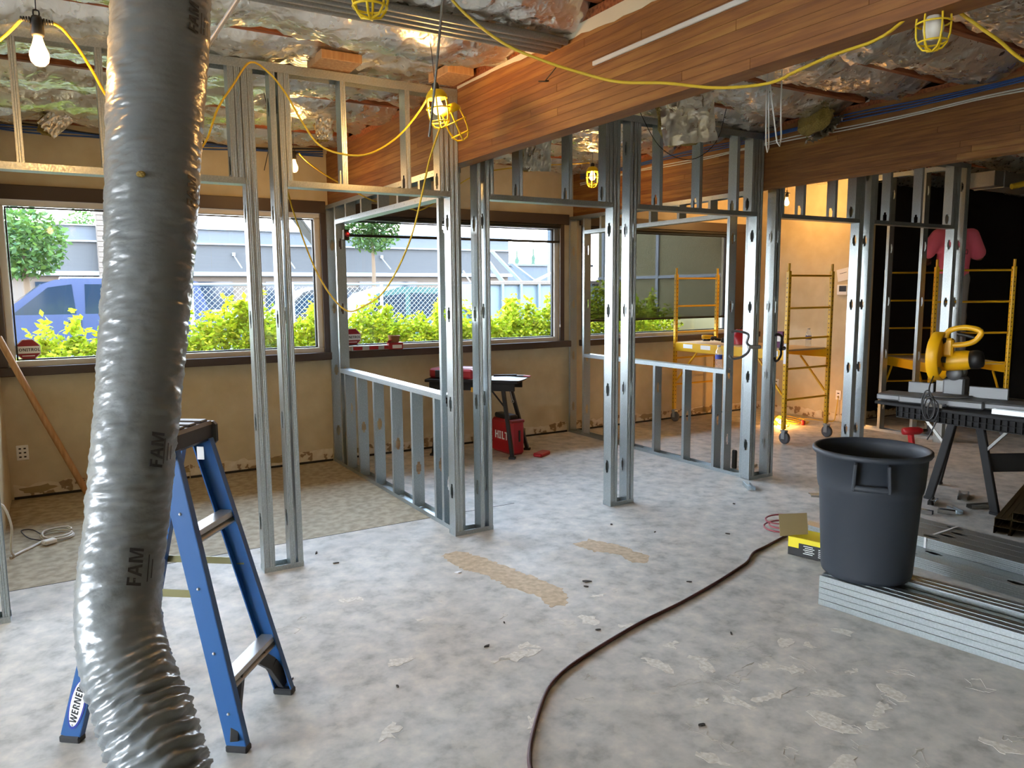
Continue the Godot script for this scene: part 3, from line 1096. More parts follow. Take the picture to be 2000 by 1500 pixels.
# ---------------------------------------------------------------- bundles of steel on the floor
func channel(L: float, w: float, h: float, holes := true) -> ArrayMesh:
	# U section lying web up, length along z from 0
	var g := G.new()
	var t := 0.0015
	g.box(V(0, h - t / 2, L / 2), V(w, t, L))
	for s in [-1.0, 1.0]:
		g.box(V(s * (w / 2 - t / 2), h / 2, L / 2), V(t, h, L))
		g.box(V(s * (w / 2 - 0.005), 0.001, L / 2), V(0.01, t, L))
		g.box(V(s * w * 0.2, h + 0.0008, L / 2), V(0.006, 0.0016, L))
	return g.done()

func stud_stacks() -> void:
	var t := thing("track_stack", "low stack of five-high galvanized tracks under the grey trash can", "metal tracks", V(3.415, 0, -2.505), 0.165)
	var ch := channel(3.3, 0.125, 0.031)
	for c in 3:
		for k in 5:
			if c == 1 and k == 4:
				continue
			var o := part(ch, "track", M.steel, t)
			o.position = V(0.066 + 0.129 * c + rng.randf_range(-0.002, 0.002), 0.0005 + 0.0328 * k, 0.0 if c == 0 else rng.randf_range(0.02, 0.12))
	t = thing("stud_bundle", "strapped bundle of shiny galvanized studs behind the grey trash can", "metal studs", V(4.36, 0, -3.35), 0.03)
	var st := stud_mesh(3.6, 0.75)
	for c in 6:
		for k in (2 if c < 2 else 4):
			var o := part(st, "stud", M.steel, t)
			# stud lying down, web up
			o.basis = Basis(V(0, -1, 0), V(0, 0, 1), V(-1, 0, 0))
			o.position = V(0.001 + 0.097 * c, 0.033 + 0.034 * k, rng.randf_range(-0.02, 0.1))
	for z in [0.75, 1.32]:
		var g := G.new()
		g.box(V(0.43, 0.1395, z), V(0.29, 0.0012, 0.014), Basis(), 0.0)
		g.box(V(0.19, 0.104, z), V(0.0012, 0.07, 0.014))
		part(g, "strap", M.white, t)
	t = thing("brown_stud_bundle", "small bundle of brown coated channels lying under the saw bench", "metal studs", V(5.5, 0, -2.5), 1.87)
	var ch2 := channel(1.6, 0.095, 0.05)
	for c in 2:
		for k in 3 - c:
			var o := part(ch2, "channel", M.stud_brown, t)
			o.position = V(0.1 * c, 0.001 + 0.0535 * k, 0.02 * k)

# ---------------------------------------------------------------- mitre saw on folding bench
func saw_bench() -> void:
	var t := thing("folding_bench", "black plastic folding workbench with ribbed apron carrying the yellow saw", "workbench")
	var x0 := 5.8
	var x1 := 6.42
	var z0 := -3.8
	var z1 := -2.5
	var h := 0.76
	part(bx(V((x0 + x1) / 2, h - 0.0125, (z0 + z1) / 2), V(x1 - x0, 0.025, z1 - z0), 0.006), "table_top", M.black_soft, t)
	for a in [[V(x0 + 0.04, h - 0.025, z0 + 0.18), V(x0 + 0.04, h - 0.025, z1 - 0.03)], [V(x1 - 0.04, h - 0.025, z0 + 0.18), V(x1 - 0.04, h - 0.025, z1 - 0.03)]]:
		var g := G.new()
		var L: float = a[1].z - a[0].z
		g.box(V(a[0].x + 0.012, h - 0.07, (a[0].z + a[1].z) / 2), V(0.006, 0.09, L))
		g.box(V(a[0].x, h - 0.113, (a[0].z + a[1].z) / 2), V(0.03, 0.006, L))
		g.box(V(a[0].x, h - 0.07, (a[0].z + a[1].z) / 2), V(0.03, 0.004, L))
		for k in 23:
			g.box(V(a[0].x, h - 0.07, a[0].z + L * k / 22.0), V(0.03, 0.09, 0.005))
		part(g, "apron", M.black_soft, t)
	var legs := [[V(5.9, 0.66, -3.2), V(5.93, 0, -3.37)], [V(6.34, 0.66, -3.42), V(6.45, 0, -3.6)], [V(5.9, 0.66, -3.0), V(5.92, 0, -2.86)], [V(6.34, 0.66, -2.72), V(6.42, 0, -2.62)]]
	for l in legs:
		var g := G.new()
		g.bar(l[0], l[1] + V(0, 0.012, 0), 0.06, 0.035, 0.005, V(1, 0, 0))
		var lg := part(g, "leg", M.black_soft, t)
		part(bx(l[1] + V(0, 0.012, 0), V(0.05, 0.024, 0.07), 0.005), "foot", M.black, lg)
	for k in [0, 2]:
		var g := G.new()
		var a: Vector3 = legs[k][0].lerp(legs[k][1], 0.42)
		var b: Vector3 = legs[k + 1][0].lerp(legs[k + 1][1], 0.42)
		g.bar(a, b, 0.02, 0.14, 0.004)
		part(g, "leg_panel", M.black_soft, t)
	for k in [0, 2]:
		var g := G.new()
		g.bar(legs[k][0].lerp(legs[k][1], 0.3), V(5.86, 0.68, legs[k][0].z + (-0.22 if k == 0 else 0.24)), 0.012, 0.02)
		part(g, "strut", M.steel_dull, t)

	# mitre saw: base with fence, arm, tilted head
	var s := thing("mitre_saw", "yellow mitre saw with round blade guard and loop handle on bench", "saw", V(6.08, h, -3.38), 0.22)
	s.scale = Vector3.ONE * 1.22
	var g1 := G.new()
	g1.box(V(0.0, 0.03, 0.02), V(0.34, 0.05, 0.5), Basis(), 0.01)
	g1.box(V(-0.03, 0.03, 0.42), V(0.22, 0.045, 0.36), Basis(), 0.01)
	g1.box(V(-0.03, 0.03, -0.3), V(0.22, 0.045, 0.16), Basis(), 0.01)
	part(g1, "base", M.cast_alu, s)
	var g2 := G.new()
	g2.lathe([[0.005, 0.058], [0.14, 0.058], [0.14, 0.064], [0.005, 0.064]], V(0.0, 0.0, 0.02), 30)
	part(g2, "turntable", M.cast_alu, s)
	var g3 := G.new()
	g3.box(V(0.05, 0.09, 0.24), V(0.02, 0.075, 0.22), Basis(), 0.004)
	part(g3, "fence", M.cast_alu, s)
	part(bx(V(0.05, 0.09, -0.16), V(0.02, 0.075, 0.16), 0.004), "fence", M.cast_alu, s)
	var g4 := G.new()
	g4.box(V(0.12, 0.11, 0.03), V(0.12, 0.13, 0.13), Basis(), 0.012)
	g4.lathe([[0.01, -0.07], [0.045, -0.07], [0.05, -0.05], [0.05, 0.05], [0.045, 0.07], [0.01, 0.07]], V(0.12, 0.2, 0.03), 18, Basis(V(0, 0, 1), V(-1, 0, 0), V(0, -1, 0)))
	g4.bar(V(0.12, 0.2, 0.05), V(0.05, 0.34, 0.06), 0.07, 0.06, 0.01)
	part(g4, "pivot_arm", M.cast_alu, s)
	# blade guard: a fat disc sector seen edge on with rim
	var hb := Basis(V(0, 1, 0), 0.0)
	var hc := V(-0.01, 0.315, -0.045)
	var pr := []
	for k in 25:
		var a := lerpf(-0.75, 3.55, k / 24.0)
		pr.append(Vector2(cos(a), sin(a)) * 0.155)
	for k in 9:
		var a := lerpf(3.55, -0.75 + TAU - TAU, 0.0) + 0.0
		pr.append(Vector2(cos(3.55), sin(3.55)).lerp(Vector2(cos(-0.75), sin(-0.75)), (k + 1) / 10.0) * 0.155 * (0.75 + 0.25 * absf(k - 4) / 4.0))
	var g5 := G.new()
	g5.prism(pr, 0.055, Transform3D(hb, hc + V(0, 0, -0.03)))
	g5.lathe([[0.148, -0.036], [0.16, -0.03], [0.16, 0.03], [0.148, 0.036]], hc, 36, Basis(V(1, 0, 0), V(0, 0, 1), V(0, -1, 0)), false)
	part(g5, "blade_guard", M.tool_yellow, s)
	var g6 := G.new()
	g6.lathe([[0.002, -0.0015], [0.127, -0.0015], [0.127, 0.0015], [0.002, 0.0015]], hc, 40, Basis(V(1, 0, 0), V(0, 0, 1), V(0, -1, 0)))
	part(g6, "blade", M.steel_dull, s)
	# motor
	var g7 := G.new()
	g7.lathe([[0.02, 0.0], [0.062, 0.0], [0.066, 0.02], [0.064, 0.12], [0.058, 0.15]], hc + V(0.04, -0.035, 0.03), 22, Basis(V(1, 0, 0), V(0, 0.12, 0.99), V(0, -0.99, 0.12)))
	part(g7, "motor", M.tool_yellow, s)
	var g8 := G.new()
	g8.lathe([[0.02, 0.15], [0.06, 0.15], [0.062, 0.19], [0.05, 0.215], [0.02, 0.22]], hc + V(0.04, -0.035, 0.03), 22, Basis(V(1, 0, 0), V(0, 0.12, 0.99), V(0, -0.99, 0.12)))
	part(g8, "motor_cap", M.black, s)
	g8 = G.new()
	g8.lathe([[0.005, -0.02], [0.02, -0.02], [0.02, 0.01], [0.005, 0.01]], hc + V(-0.02, -0.02, 0.04), 14, Basis(V(1, 0, 0), V(0, 0, 1), V(0, -1, 0)))
	part(g8, "knob", M.black, s)
	part(bx(hc + V(0.0, 0.08, 0.035), V(0.025, 0.1, 0.02), 0.004, Basis(V(0, 0, 1), 0.7)), "lock_lever", M.black, s)
	# loop handle
	var g9 := G.new()
	g9.tube(curve([hc + V(0.0, 0.11, 0.03), hc + V(0.0, 0.165, 0.05), hc + V(0.0, 0.19, 0.12), hc + V(0.0, 0.185, 0.2), hc + V(0.0, 0.16, 0.235), hc + V(0.0, 0.11, 0.205), hc + V(0.0, 0.085, 0.15), hc + V(0, 0.075, 0.07)], 0.015), 0.018, 10)
	g9.box(hc + V(0, 0.06, 0.055), V(0.05, 0.12, 0.06), Basis(), 0.012)
	part(g9, "handle", M.tool_yellow, s)
	part(tb(curve([hc + V(0.0, 0.15, 0.1), hc + V(0.0, 0.14, 0.16), hc + V(0, 0.13, 0.2)], 0.02), 0.012, 8), "trigger", M.black, s)
	var cd := []
	for k in 40:
		var a := k * 0.62
		cd.append(V(-0.285 + 0.015 * sin(a * 0.37), 0.03 + 0.09 * sin(a) * (1.0 - k * 0.008) - 0.0012 * k, -0.02 + 0.035 * cos(a) + 0.0012 * k))
	cd.insert(0, hc + V(-0.05, -0.1, 0.0))
	cd.insert(1, V(-0.24, 0.12, -0.02))
	cd.append(V(-0.285, -0.2, 0.0))
	part(tb(curve(cd, 0.02), 0.0045, 6), "power_cord", M.cord_black, s)

	# things lying on the bench
	var c := thing("steel_offcut", "length of shiny steel channel lying on the saw bench", "metal offcut", V(5.9, h, -3.02), 0.12)
	var o := part(channel(0.95, 0.06, 0.035), "channel", M.steel, c)
	o.position = V(0, 0.0012, 0.1)
	c = thing("short_offcut", "short bright steel offcut beside the saw cord on bench", "metal offcut", V(5.85, h, -3.38), 0.0)
	o = part(channel(0.13, 0.06, 0.032), "channel", M.chrome, c)
	o.position = V(0, 0.0012, 0)
	c = thing("speed_square", "small silver clamp lever lying on the right of saw", "clamp", V(6.36, h, -2.6), 0.8)
	o = part(bx(V(0, 0.05, 0), V(0.03, 0.02, 0.2), 0.003, Basis(V(1, 0, 0), -0.35)), "lever", M.alu, c)
	o = part(bx(V(0, 0.02, -0.08), V(0.07, 0.04, 0.09), 0.006), "body", M.black, c)
	c = thing("impact_driver", "red cordless driver standing on the floor under the black saw bench", "drill", V(7.42, 0, -4.42), 1.2)
	drill(c, M.red_plastic, 1.3)

func drill(c: Node3D, m: Material, k := 1.0) -> void:
	part(bx(V(0, 0.03, 0) * k, V(0.07, 0.06, 0.11) * k, 0.008), "battery", m if k > 1.2 else M.black, c)
	var g := G.new()
	g.bar(V(0, 0.06, 0.0) * k, V(0, 0.16, -0.02) * k, 0.035 * k, 0.045 * k, 0.01, V(1, 0, 0))
	part(g, "grip", m if k > 1.2 else M.black, c)
	g = G.new()
	g.lathe([[0.01, -0.09], [0.028, -0.085], [0.032, -0.03], [0.03, 0.05], [0.02, 0.075], [0.01, 0.08]], V(0, 0.185, 0) * k, 14, Basis(V(1, 0, 0), V(0, 0, 1), V(0, -1, 0)) * k)
	part(g, "body", m, c)
	g = G.new()
	g.lathe([[0.004, 0.075], [0.014, 0.08], [0.012, 0.12], [0.004, 0.125]], V(0, 0.185, 0) * k, 12, Basis(V(1, 0, 0), V(0, 0, 1), V(0, -1, 0)) * k)
	part(g, "chuck", M.black, c)

# ---------------------------------------------------------------- yellow rolling scaffolds
func scaffold(label: String, at: Vector3, turn: float, wd: float, L: float, H: float, deck: float, rungs: Array) -> Node3D:
	var t := thing("scaffold", label, "scaffold", at, turn)
	var ym: Material = M.scaffold_yellow
	for e in [-1.0, 1.0]:
		var z: float = e * L / 2
		for s in [-1.0, 1.0]:
			var x: float = s * wd / 2
			var po := part(bx(V(x, (H - 0.08 + 0.16) / 2, z), V(0.042, H - 0.08 - 0.16, 0.042), 0.005), "post", ym, t)
			part(tb([V(x, H - 0.09, z), V(x, H, z)], 0.014, 10), "coupling_pin", ym, po)
			var g := G.new()
			var yy := 0.25
			while yy < H - 0.15:
				g.box(V(x + 0.0 * s, yy, z - e * 0.0 + 0.0), V(0.0436, 0.013, 0.009))
				g.box(V(x, yy, z), V(0.009, 0.013, 0.0436))
				yy += 0.05
			part(g, "pin_holes", M.black, po).set_meta("kind", "stuff")
			# caster
			g = G.new()
			g.lathe([[0.012, -0.02], [0.06, -0.02], [0.066, -0.012], [0.066, 0.012], [0.06, 0.02], [0.012, 0.02]], V(x, 0.066, z + 0.02), 20, Basis(V(0, 0, 1), V(-1, 0, 0), V(0, -1, 0)))
			var w := part(g, "wheel", M.caster_grey, t)
			g = G.new()
			g.box(V(x, 0.142, z + 0.01), V(0.05, 0.018, 0.07), Basis(), 0.003)
			for q in [-1.0, 1.0]:
				g.box(V(x + q * 0.026, 0.1, z + 0.015), V(0.004, 0.09, 0.045))
			g.tube([V(x, 0.14, z), V(x, 0.17, z)], 0.014, 8)
			part(g, "caster_fork", M.steel, w)
		for y in rungs:
			part(tb([V(-wd / 2, y, z), V(wd / 2, y, z)], 0.012, 8), "rung", ym, t)
	for s in [-1.0, 1.0]:
		part(bx(V(s * wd / 2, deck - 0.06, 0), V(0.03, 0.11, L - 0.02), 0.004), "side_rail", ym, t)
		for q in [-1.0, 1.0]:
			var g := G.new()
			g.bar(V(s * wd / 2, deck - 0.12, q * L * 0.28), V(s * wd / 2, deck - 0.5, q * (L * 0.5 - 0.03)), 0.018, 0.018)
			part(g, "diagonal_brace", ym, t)
	part(bx(V(0, deck - 0.012, 0), V(wd - 0.03, 0.02, L - 0.08)), "deck", M.plywood, t)
	return t

func scaffolds() -> void:
	var s := scaffold("yellow rolling scaffold with tools on its deck beside the shaded window", V(7.12, 0, -6.35), 0.0, 0.72, 1.72, 1.96, 1.03, [0.48, 0.82, 1.15, 1.48, 1.83])
	for k in 2:
		part(bx(V(-0.376, 0.985, -0.62 + 0.3 * k), V(0.002, 0.05, 0.16)), "sticker", M.white, s)
	part(bx(V(-0.381, 0.99, 0.86), V(0.002, 0.22, 0.034)), "sticker", M.white, s)
	part(bx(V(-0.376, 0.985, 0.7), V(0.002, 0.06, 0.13)), "sticker", M.white, s)
	scaffold("yellow rolling scaffold in the black room under the pink-shirted worker", V(9.14, 0, -5.15), -0.54, 0.866, 1.14, 2.0, 0.84, [0.5, 0.84, 1.18, 1.53, 1.88])
	# on the first deck
	var c := thing("cordless_drill", "black and yellow cordless drill lying on the scaffold deck", "drill", V(6.95, 1.052, -6.86), 0.9)
	drill(c, M.tool_yellow, 0.85)
	c.rotation.z = 1.35
	c.position.y = 1.075
	c = thing("tool_bag", "soft red tool bag slumped on the yellow scaffold deck", "bag", V(7.12, 1.032, -6.42), 0.2)
	var g := G.new()
	var rings := []
	for i in 8:
		var f := i / 7.0
		var ring := []
		for j in 20:
			var a := TAU * j / 20
			var r := (0.15 - 0.06 * f * f) * (1.0 + 0.16 * noise.get_noise_2d(cos(a) * 3.0 + f * 2.0, sin(a) * 3.0))
			ring.append(V(cos(a) * r * 1.25, f * 0.17 * (1.0 + 0.2 * noise.get_noise_2d(cos(a) * 4.0, sin(a) * 4.0 + 7.0)), sin(a) * r))
		rings.append(ring)
	g.ringed(rings)
	part(g, "bag_body", M.red_plastic, c)
	part(tb(curve([V(-0.1, 0.15, 0), V(-0.05, 0.22, 0.02), V(0.05, 0.22, 0.02), V(0.1, 0.15, 0)], 0.02), 0.008), "strap", M.black, c)
	c = thing("impact_tool", "small black and yellow power tool beside the red tool bag", "drill", V(6.9, 1.06, -6.5), 2.3)
	drill(c, M.black, 0.8)
	c.rotation.z = -1.4
	c.position.y = 1.075
	c = thing("purple_box", "purple cardboard package standing on the scaffold deck end", "box", V(7.02, 1.031, -5.78), 0.25)
	part(bx(V(0, 0.09, 0), V(0.13, 0.18, 0.1), 0.003), "carton", M.purple, c)
	part(bx(V(-0.066, 0.1, 0), V(0.002, 0.06, 0.07)), "print", M.white, c)
	part(bx(V(0.0, 0.1, 0.0505), V(0.09, 0.05, 0.002)), "print", M.white, c)
	bottle("water_bottle", "clear water bottle standing on the yellow scaffold deck", V(7.34, 1.031, -5.66))
	bottle("water_bottle", "clear water bottle with blue label on the low partition sill", V(5.25, 0.962, -5.02))

func bottle(n: String, label: String, at: Vector3) -> void:
	var c := thing(n, label, "bottle", at)
	var g := G.new()
	g.lathe([[0.01, 0.002], [0.029, 0.0], [0.032, 0.008], [0.031, 0.04], [0.0325, 0.06], [0.031, 0.08], [0.0325, 0.12], [0.032, 0.14], [0.028, 0.16], [0.014, 0.185], [0.0125, 0.2]], Vector3.ZERO, 20)
	part(g, "body", M.clear_plastic, c)
	g = G.new()
	g.lathe([[0.0331, 0.085], [0.0331, 0.125]], Vector3.ZERO, 20, Basis(), false)
	part(g, "label_band", M.label_blue, c)
	g = G.new()
	g.lathe([[0.004, 0.198], [0.0148, 0.198], [0.0148, 0.213], [0.004, 0.214]], Vector3.ZERO, 16)
	part(g, "cap", M.white, c)

# ---------------------------------------------------------------- worker (signed distance bones, surface nets)
func nets(g: G, bones: Array, k: float, cell: float) -> void:
	var lo := Vector3.ONE * INF
	var hi := -lo
	for b in bones:
		for e in [0, 1]:
			var r: float = b[2 + e] + cell * 2.0 + k * 0.5
			lo = lo.min(b[e] - Vector3.ONE * r)
			hi = hi.max(b[e] + Vector3.ONE * r)
	var n := Vector3i((hi - lo) / cell) + Vector3i.ONE * 2
	var f := PackedFloat32Array()
	f.resize(n.x * n.y * n.z)
	f.fill(1.0)
	for b in bones:
		var a: Vector3 = b[0]
		var c: Vector3 = b[1]
		var ra: float = b[2]
		var rb: float = b[3]
		var sq: Vector3 = b[4] if b.size() > 4 else Vector3.ONE
		var m := maxf(ra, rb) * maxf(1.0 / sq.x, maxf(1.0 / sq.y, 1.0 / sq.z)) + k + cell * 2.0
		var i0 := Vector3i((a.min(c) - Vector3.ONE * m - lo) / cell).clamp(Vector3i.ZERO, n - Vector3i.ONE)
		var i1 := Vector3i((a.max(c) + Vector3.ONE * m - lo) / cell).clamp(Vector3i.ZERO, n - Vector3i.ONE)
		var d := (c - a) * sq
		var dd := maxf(d.length_squared(), 1e-9)
		for x in range(i0.x, i1.x + 1):
			for y in range(i0.y, i1.y + 1):
				for z in range(i0.z, i1.z + 1):
					var p := (lo + Vector3(x, y, z) * cell - a) * sq
					var t := clampf(p.dot(d) / dd, 0.0, 1.0)
					var s := (p - d * t).length() - lerpf(ra, rb, t)
					var q := (x * n.y + y) * n.z + z
					var o := f[q]
					var h := maxf(k - absf(o - s), 0.0) / k
					f[q] = minf(o, s) - h * h * k * 0.25
	var vid := {}
	var pts := []
	var off := [Vector3i(0, 0, 0), Vector3i(0, 0, 1), Vector3i(0, 1, 0), Vector3i(0, 1, 1), Vector3i(1, 0, 0), Vector3i(1, 0, 1), Vector3i(1, 1, 0), Vector3i(1, 1, 1)]
	var ed := [[0, 1], [0, 2], [0, 4], [1, 3], [1, 5], [2, 3], [2, 6], [3, 7], [4, 5], [4, 6], [5, 7], [6, 7]]
	for x in n.x - 1:
		for y in n.y - 1:
			for z in n.z - 1:
				var c8 := []
				var neg := 0
				for o in off:
					var val := f[((x + o.x) * n.y + y + o.y) * n.z + z + o.z]
					c8.append(val)
					if val < 0.0:
						neg += 1
				if neg == 0 or neg == 8:
					continue
				var sum := Vector3.ZERO
				var cnt := 0
				for e in ed:
					var u: float = c8[e[0]]
					var w: float = c8[e[1]]
					if (u < 0.0) != (w < 0.0):
						sum += Vector3(off[e[0]]).lerp(Vector3(off[e[1]]), u / (u - w))
						cnt += 1
				vid[Vector3i(x, y, z)] = pts.size()
				pts.append(lo + (Vector3(x, y, z) + sum / cnt) * cell)
	g.smooth(true)
	for c in vid:
		for ax in 3:
			var e := Vector3i.ZERO
			e[ax] = 1
			var a := f[(c.x * n.y + c.y) * n.z + c.z]
			var b2 := f[((c.x + e.x) * n.y + c.y + e.y) * n.z + c.z + e.z]
			if (a < 0.0) == (b2 < 0.0):
				continue
			var u := Vector3i.ZERO
			u[(ax + 1) % 3] = 1
			var w := Vector3i.ZERO
			w[(ax + 2) % 3] = 1
			if not (vid.has(c - u) and vid.has(c - w) and vid.has(c - u - w)):
				continue
			var q := [pts[vid[c]], pts[vid[c - u]], pts[vid[c - u - w]], pts[vid[c - w]]]
			if a < 0.0:
				g.tri(q[0], q[2], q[1]); g.tri(q[0], q[3], q[2])
			else:
				g.tri(q[0], q[1], q[2]); g.tri(q[0], q[2], q[3])

func worker() -> void:
	var t := thing("person", "person in pink t-shirt working on the scaffold in the black room", "person", V(9.36, 0.84, -5.2), 2.5)
	# local frame: faces +z, feet on y = 0
	var hip := [V(-0.09, 0.93, 0), V(0.09, 0.93, 0)]
	var knee := [V(-0.11, 0.5, 0.02), V(0.11, 0.5, 0.03)]
	var ankle := [V(-0.12, 0.09, -0.03), V(0.12, 0.09, -0.02)]
	var sh := [V(-0.19, 1.47, 0.0), V(0.19, 1.47, 0.0)]
	var el := [V(-0.31, 1.22, 0.04), V(0.33, 1.24, 0.0)]
	var wr := [V(-0.16, 1.24, 0.25), V(0.2, 1.2, 0.24)]
	var sq := V(1, 1, 1.45)
	var skin := [[V(0, 1.47, 0), V(0, 1.6, 0.015), 0.06, 0.055], [V(0, 1.68, 0.02), V(0, 1.76, 0.01), 0.082, 0.09], [V(0, 1.63, 0.06), V(0, 1.66, 0.07), 0.045, 0.05], [V(0, 1.69, 0.11), V(0, 1.665, 0.125), 0.012, 0.017]]
	for s in 2:
		skin.append([sh[s], el[s], 0.055, 0.045])
		skin.append([el[s], wr[s], 0.043, 0.03])
		skin.append([V(-0.085 if s == 0 else 0.085, 1.69, 0.0), V(-0.088 if s == 0 else 0.088, 1.66, 0.0), 0.018, 0.014])
		skin.append([hip[s], knee[s], 0.08, 0.055])
		skin.append([knee[s], ankle[s], 0.052, 0.036])
	skin.append([V(0, 0.98, 0), V(0, 1.4, 0), 0.12, 0.14, sq])
	var g := G.new()
	nets(g, skin, 0.03, 0.02)
	# hands: palm and five fingers curled round the work
	for s in 2:
		var d: Vector3 = (wr[s] - el[s]).normalized()
		var side := d.cross(Vector3.UP).normalized() * (1.0 if s == 0 else -1.0)
		var pm: Vector3 = wr[s] + d * 0.05
		g.tube([wr[s] - d * 0.02, wr[s] + d * 0.02, pm, pm + d * 0.04], [0.026, 0.032, 0.04, 0.034], 10)
		for k in 4:
			var o := side * (0.027 - 0.018 * k)
			var L: float = [0.03, 0.034, 0.032, 0.026][k]
			var b := pm + d * 0.035 + o
			g.tube([b, b + d * L, b + d * (L * 1.5) + V(0, -L * 0.8, 0), b + d * (L * 1.1) + V(0, -L * 1.6, 0)], [0.01, 0.0095, 0.009, 0.007], 7)
		var tb0: Vector3 = wr[s] + d * 0.03 + side * 0.03
		g.tube([tb0, tb0 + side * 0.02 + d * 0.025, tb0 + side * 0.022 + d * 0.055 + V(0, -0.01, 0)], [0.012, 0.011, 0.008], 7)
	part(g, "body", M.skin, t)
	g = G.new()
	var shirt := [[V(0, 0.96, 0), V(0, 1.2, 0.0), 0.185, 0.175, sq], [V(0, 1.2, 0.0), V(0, 1.4, 0.0), 0.175, 0.17, sq], [V(-0.13, 1.46, 0), V(0.13, 1.46, 0), 0.075, 0.075]]
	for s in 2:
		shirt.append([sh[s], sh[s].lerp(el[s], 0.8), 0.085, 0.09])
	nets(g, shirt, 0.05, 0.02)
	part(g, "t_shirt", M.shirt_pink, t)
	g = G.new()
	var leg := [[V(-0.05, 0.97, 0), V(0.05, 0.97, 0), 0.14, 0.14, V(1, 1, 1.2)]]
	for s in 2:
		leg.append([hip[s], knee[s], 0.105, 0.08])
		leg.append([knee[s], ankle[s] + V(0, 0.02, 0), 0.08, 0.07])
	nets(g, leg, 0.03, 0.02)
	part(g, "trousers", M.jeans, t)
	g = G.new()
	for s in 2:
		g.tube([ankle[s] + V(0, -0.035, -0.06), ankle[s] + V(0, -0.03, 0.0), ankle[s] + V(0, -0.045, 0.1), ankle[s] + V(0, -0.055, 0.17)], [0.035, 0.048, 0.042, 0.03], 12)
	part(g, "boots", M.black, t)
	g = G.new()
	nets(g, [[V(0, 1.75, -0.01), V(0, 1.79, -0.012), 0.094, 0.093], [V(0, 1.69, -0.055), V(0, 1.75, -0.045), 0.05, 0.07]], 0.03, 0.014)
	part(g, "hair", M.hair, t)
	g = G.new()
	for k in 3:
		g.ball(V(0.0, 1.72, 0.095), V(0.001, 0.001, 0.001), 6)
	for s in [-1.0, 1.0]:
		g.ball(V(0.033 * s, 1.71, 0.095), V(0.013, 0.008, 0.008), 8)
	part(g, "eyes", M.white, t)
	part(bx(V(0, 1.635, 0.108), V(0.045, 0.008, 0.012), 0.003), "mouth", M.red_dark, t)
	# line drawing printed on the back of the shirt
	g = G.new()
	for k in 5:
		var c := V(-0.08 + 0.04 * k, 1.27 + 0.03 * (k % 2), -0.128)
		var p := []
		for j in 13:
			var a := TAU * j / 12.0
			p.append(c + V(cos(a) * (0.02 + 0.006 * k), sin(a * 1.0) * 0.03 + 0.01 * sin(a * 3.0), 0.0))
		g.tube(p, 0.003, 5)
	part(g, "shirt_print", M.black, t)

# ---------------------------------------------------------------- things by the windows and on the walls
func octagon(c: Vector3, label: String) -> void:
	var t := thing("security_sticker", label, "sticker", c)
	var p := []
	for r in [0.095, 0.088]:
		p = []
		for k in 8:
			p.append(Vector2(cos(TAU * (k + 0.5) / 8), sin(TAU * (k + 0.5) / 8)) * r)
		var g := G.new()
		g.prism(p, 0.0015, Transform3D(Basis(), V(0, 0, 0.0 if r > 0.09 else 0.0015)))
		part(g, "backing" if r > 0.09 else "red_field", M.white if r > 0.09 else M.decal_red, t)
	part(bx(V(0, 0.0, 0.0035), V(0.166, 0.06, 0.001)), "white_band", M.white, t)
	write("SONITROL", 0.026, M.black, t, Transform3D(Basis(), V(0, 0, 0.0045)))
	part(bx(V(0, -0.05, 0.0035), V(0.09, 0.007, 0.001)), "small_print", M.white, t)

func shade(label: String, x0: float, x1: float, bot: float, cloth: String) -> void:
	var t := thing("roller_shade", label, "window shade")
	var z := -7.352
	part(tb([V(x0, 2.425, z), V(x1, 2.425, z)], 0.021, 14), "roller", M.rubber_dark, t)
	var g := G.new()
	g.face([V(x0 + 0.02, bot, z + 0.02), V(x1 - 0.02, bot, z + 0.02), V(x1 - 0.02, 2.425, z + 0.02), V(x0 + 0.02, 2.425, z + 0.02)], V(0, 0, 1))
	part(g, "fabric", M[cloth], t)
	part(bx(V((x0 + x1) / 2, bot, z + 0.02), V(x1 - x0 - 0.03, 0.026, 0.012), 0.004), "bottom_bar", M.black, t)
	g = G.new()
	g.tube([V(x1 - 0.01, 2.4, z + 0.02), V(x1 - 0.012, 1.3, z + 0.02)], 0.002, 5)
	g.ball(V(x1 - 0.012, 1.28, z + 0.02), V(0.009, 0.02, 0.009), 8)
	part(g, "pull_chain", M.vinyl, t)

func outlet(label: String, at: Vector3, turn: float, w: float, h: float, rows: int) -> Node3D:
	var t := thing("wall_outlet", label, "outlet", at, turn)
	part(bx(V(0, 0, 0.004), V(w, h, 0.008), 0.003), "cover_plate", M.white, t)
	var g := G.new()
	for k in rows:
		for s in ([-1, 1] if rows == 3 else [0]):
			g.box(V(s * w * 0.2, (k - (rows - 1) / 2.0) * h / (rows + 0.6), 0.0085), V(w * (0.2 if rows == 3 else 0.4), h * 0.1, 0.002))
	part(g, "sockets", M.rubber_dark, t)
	return t

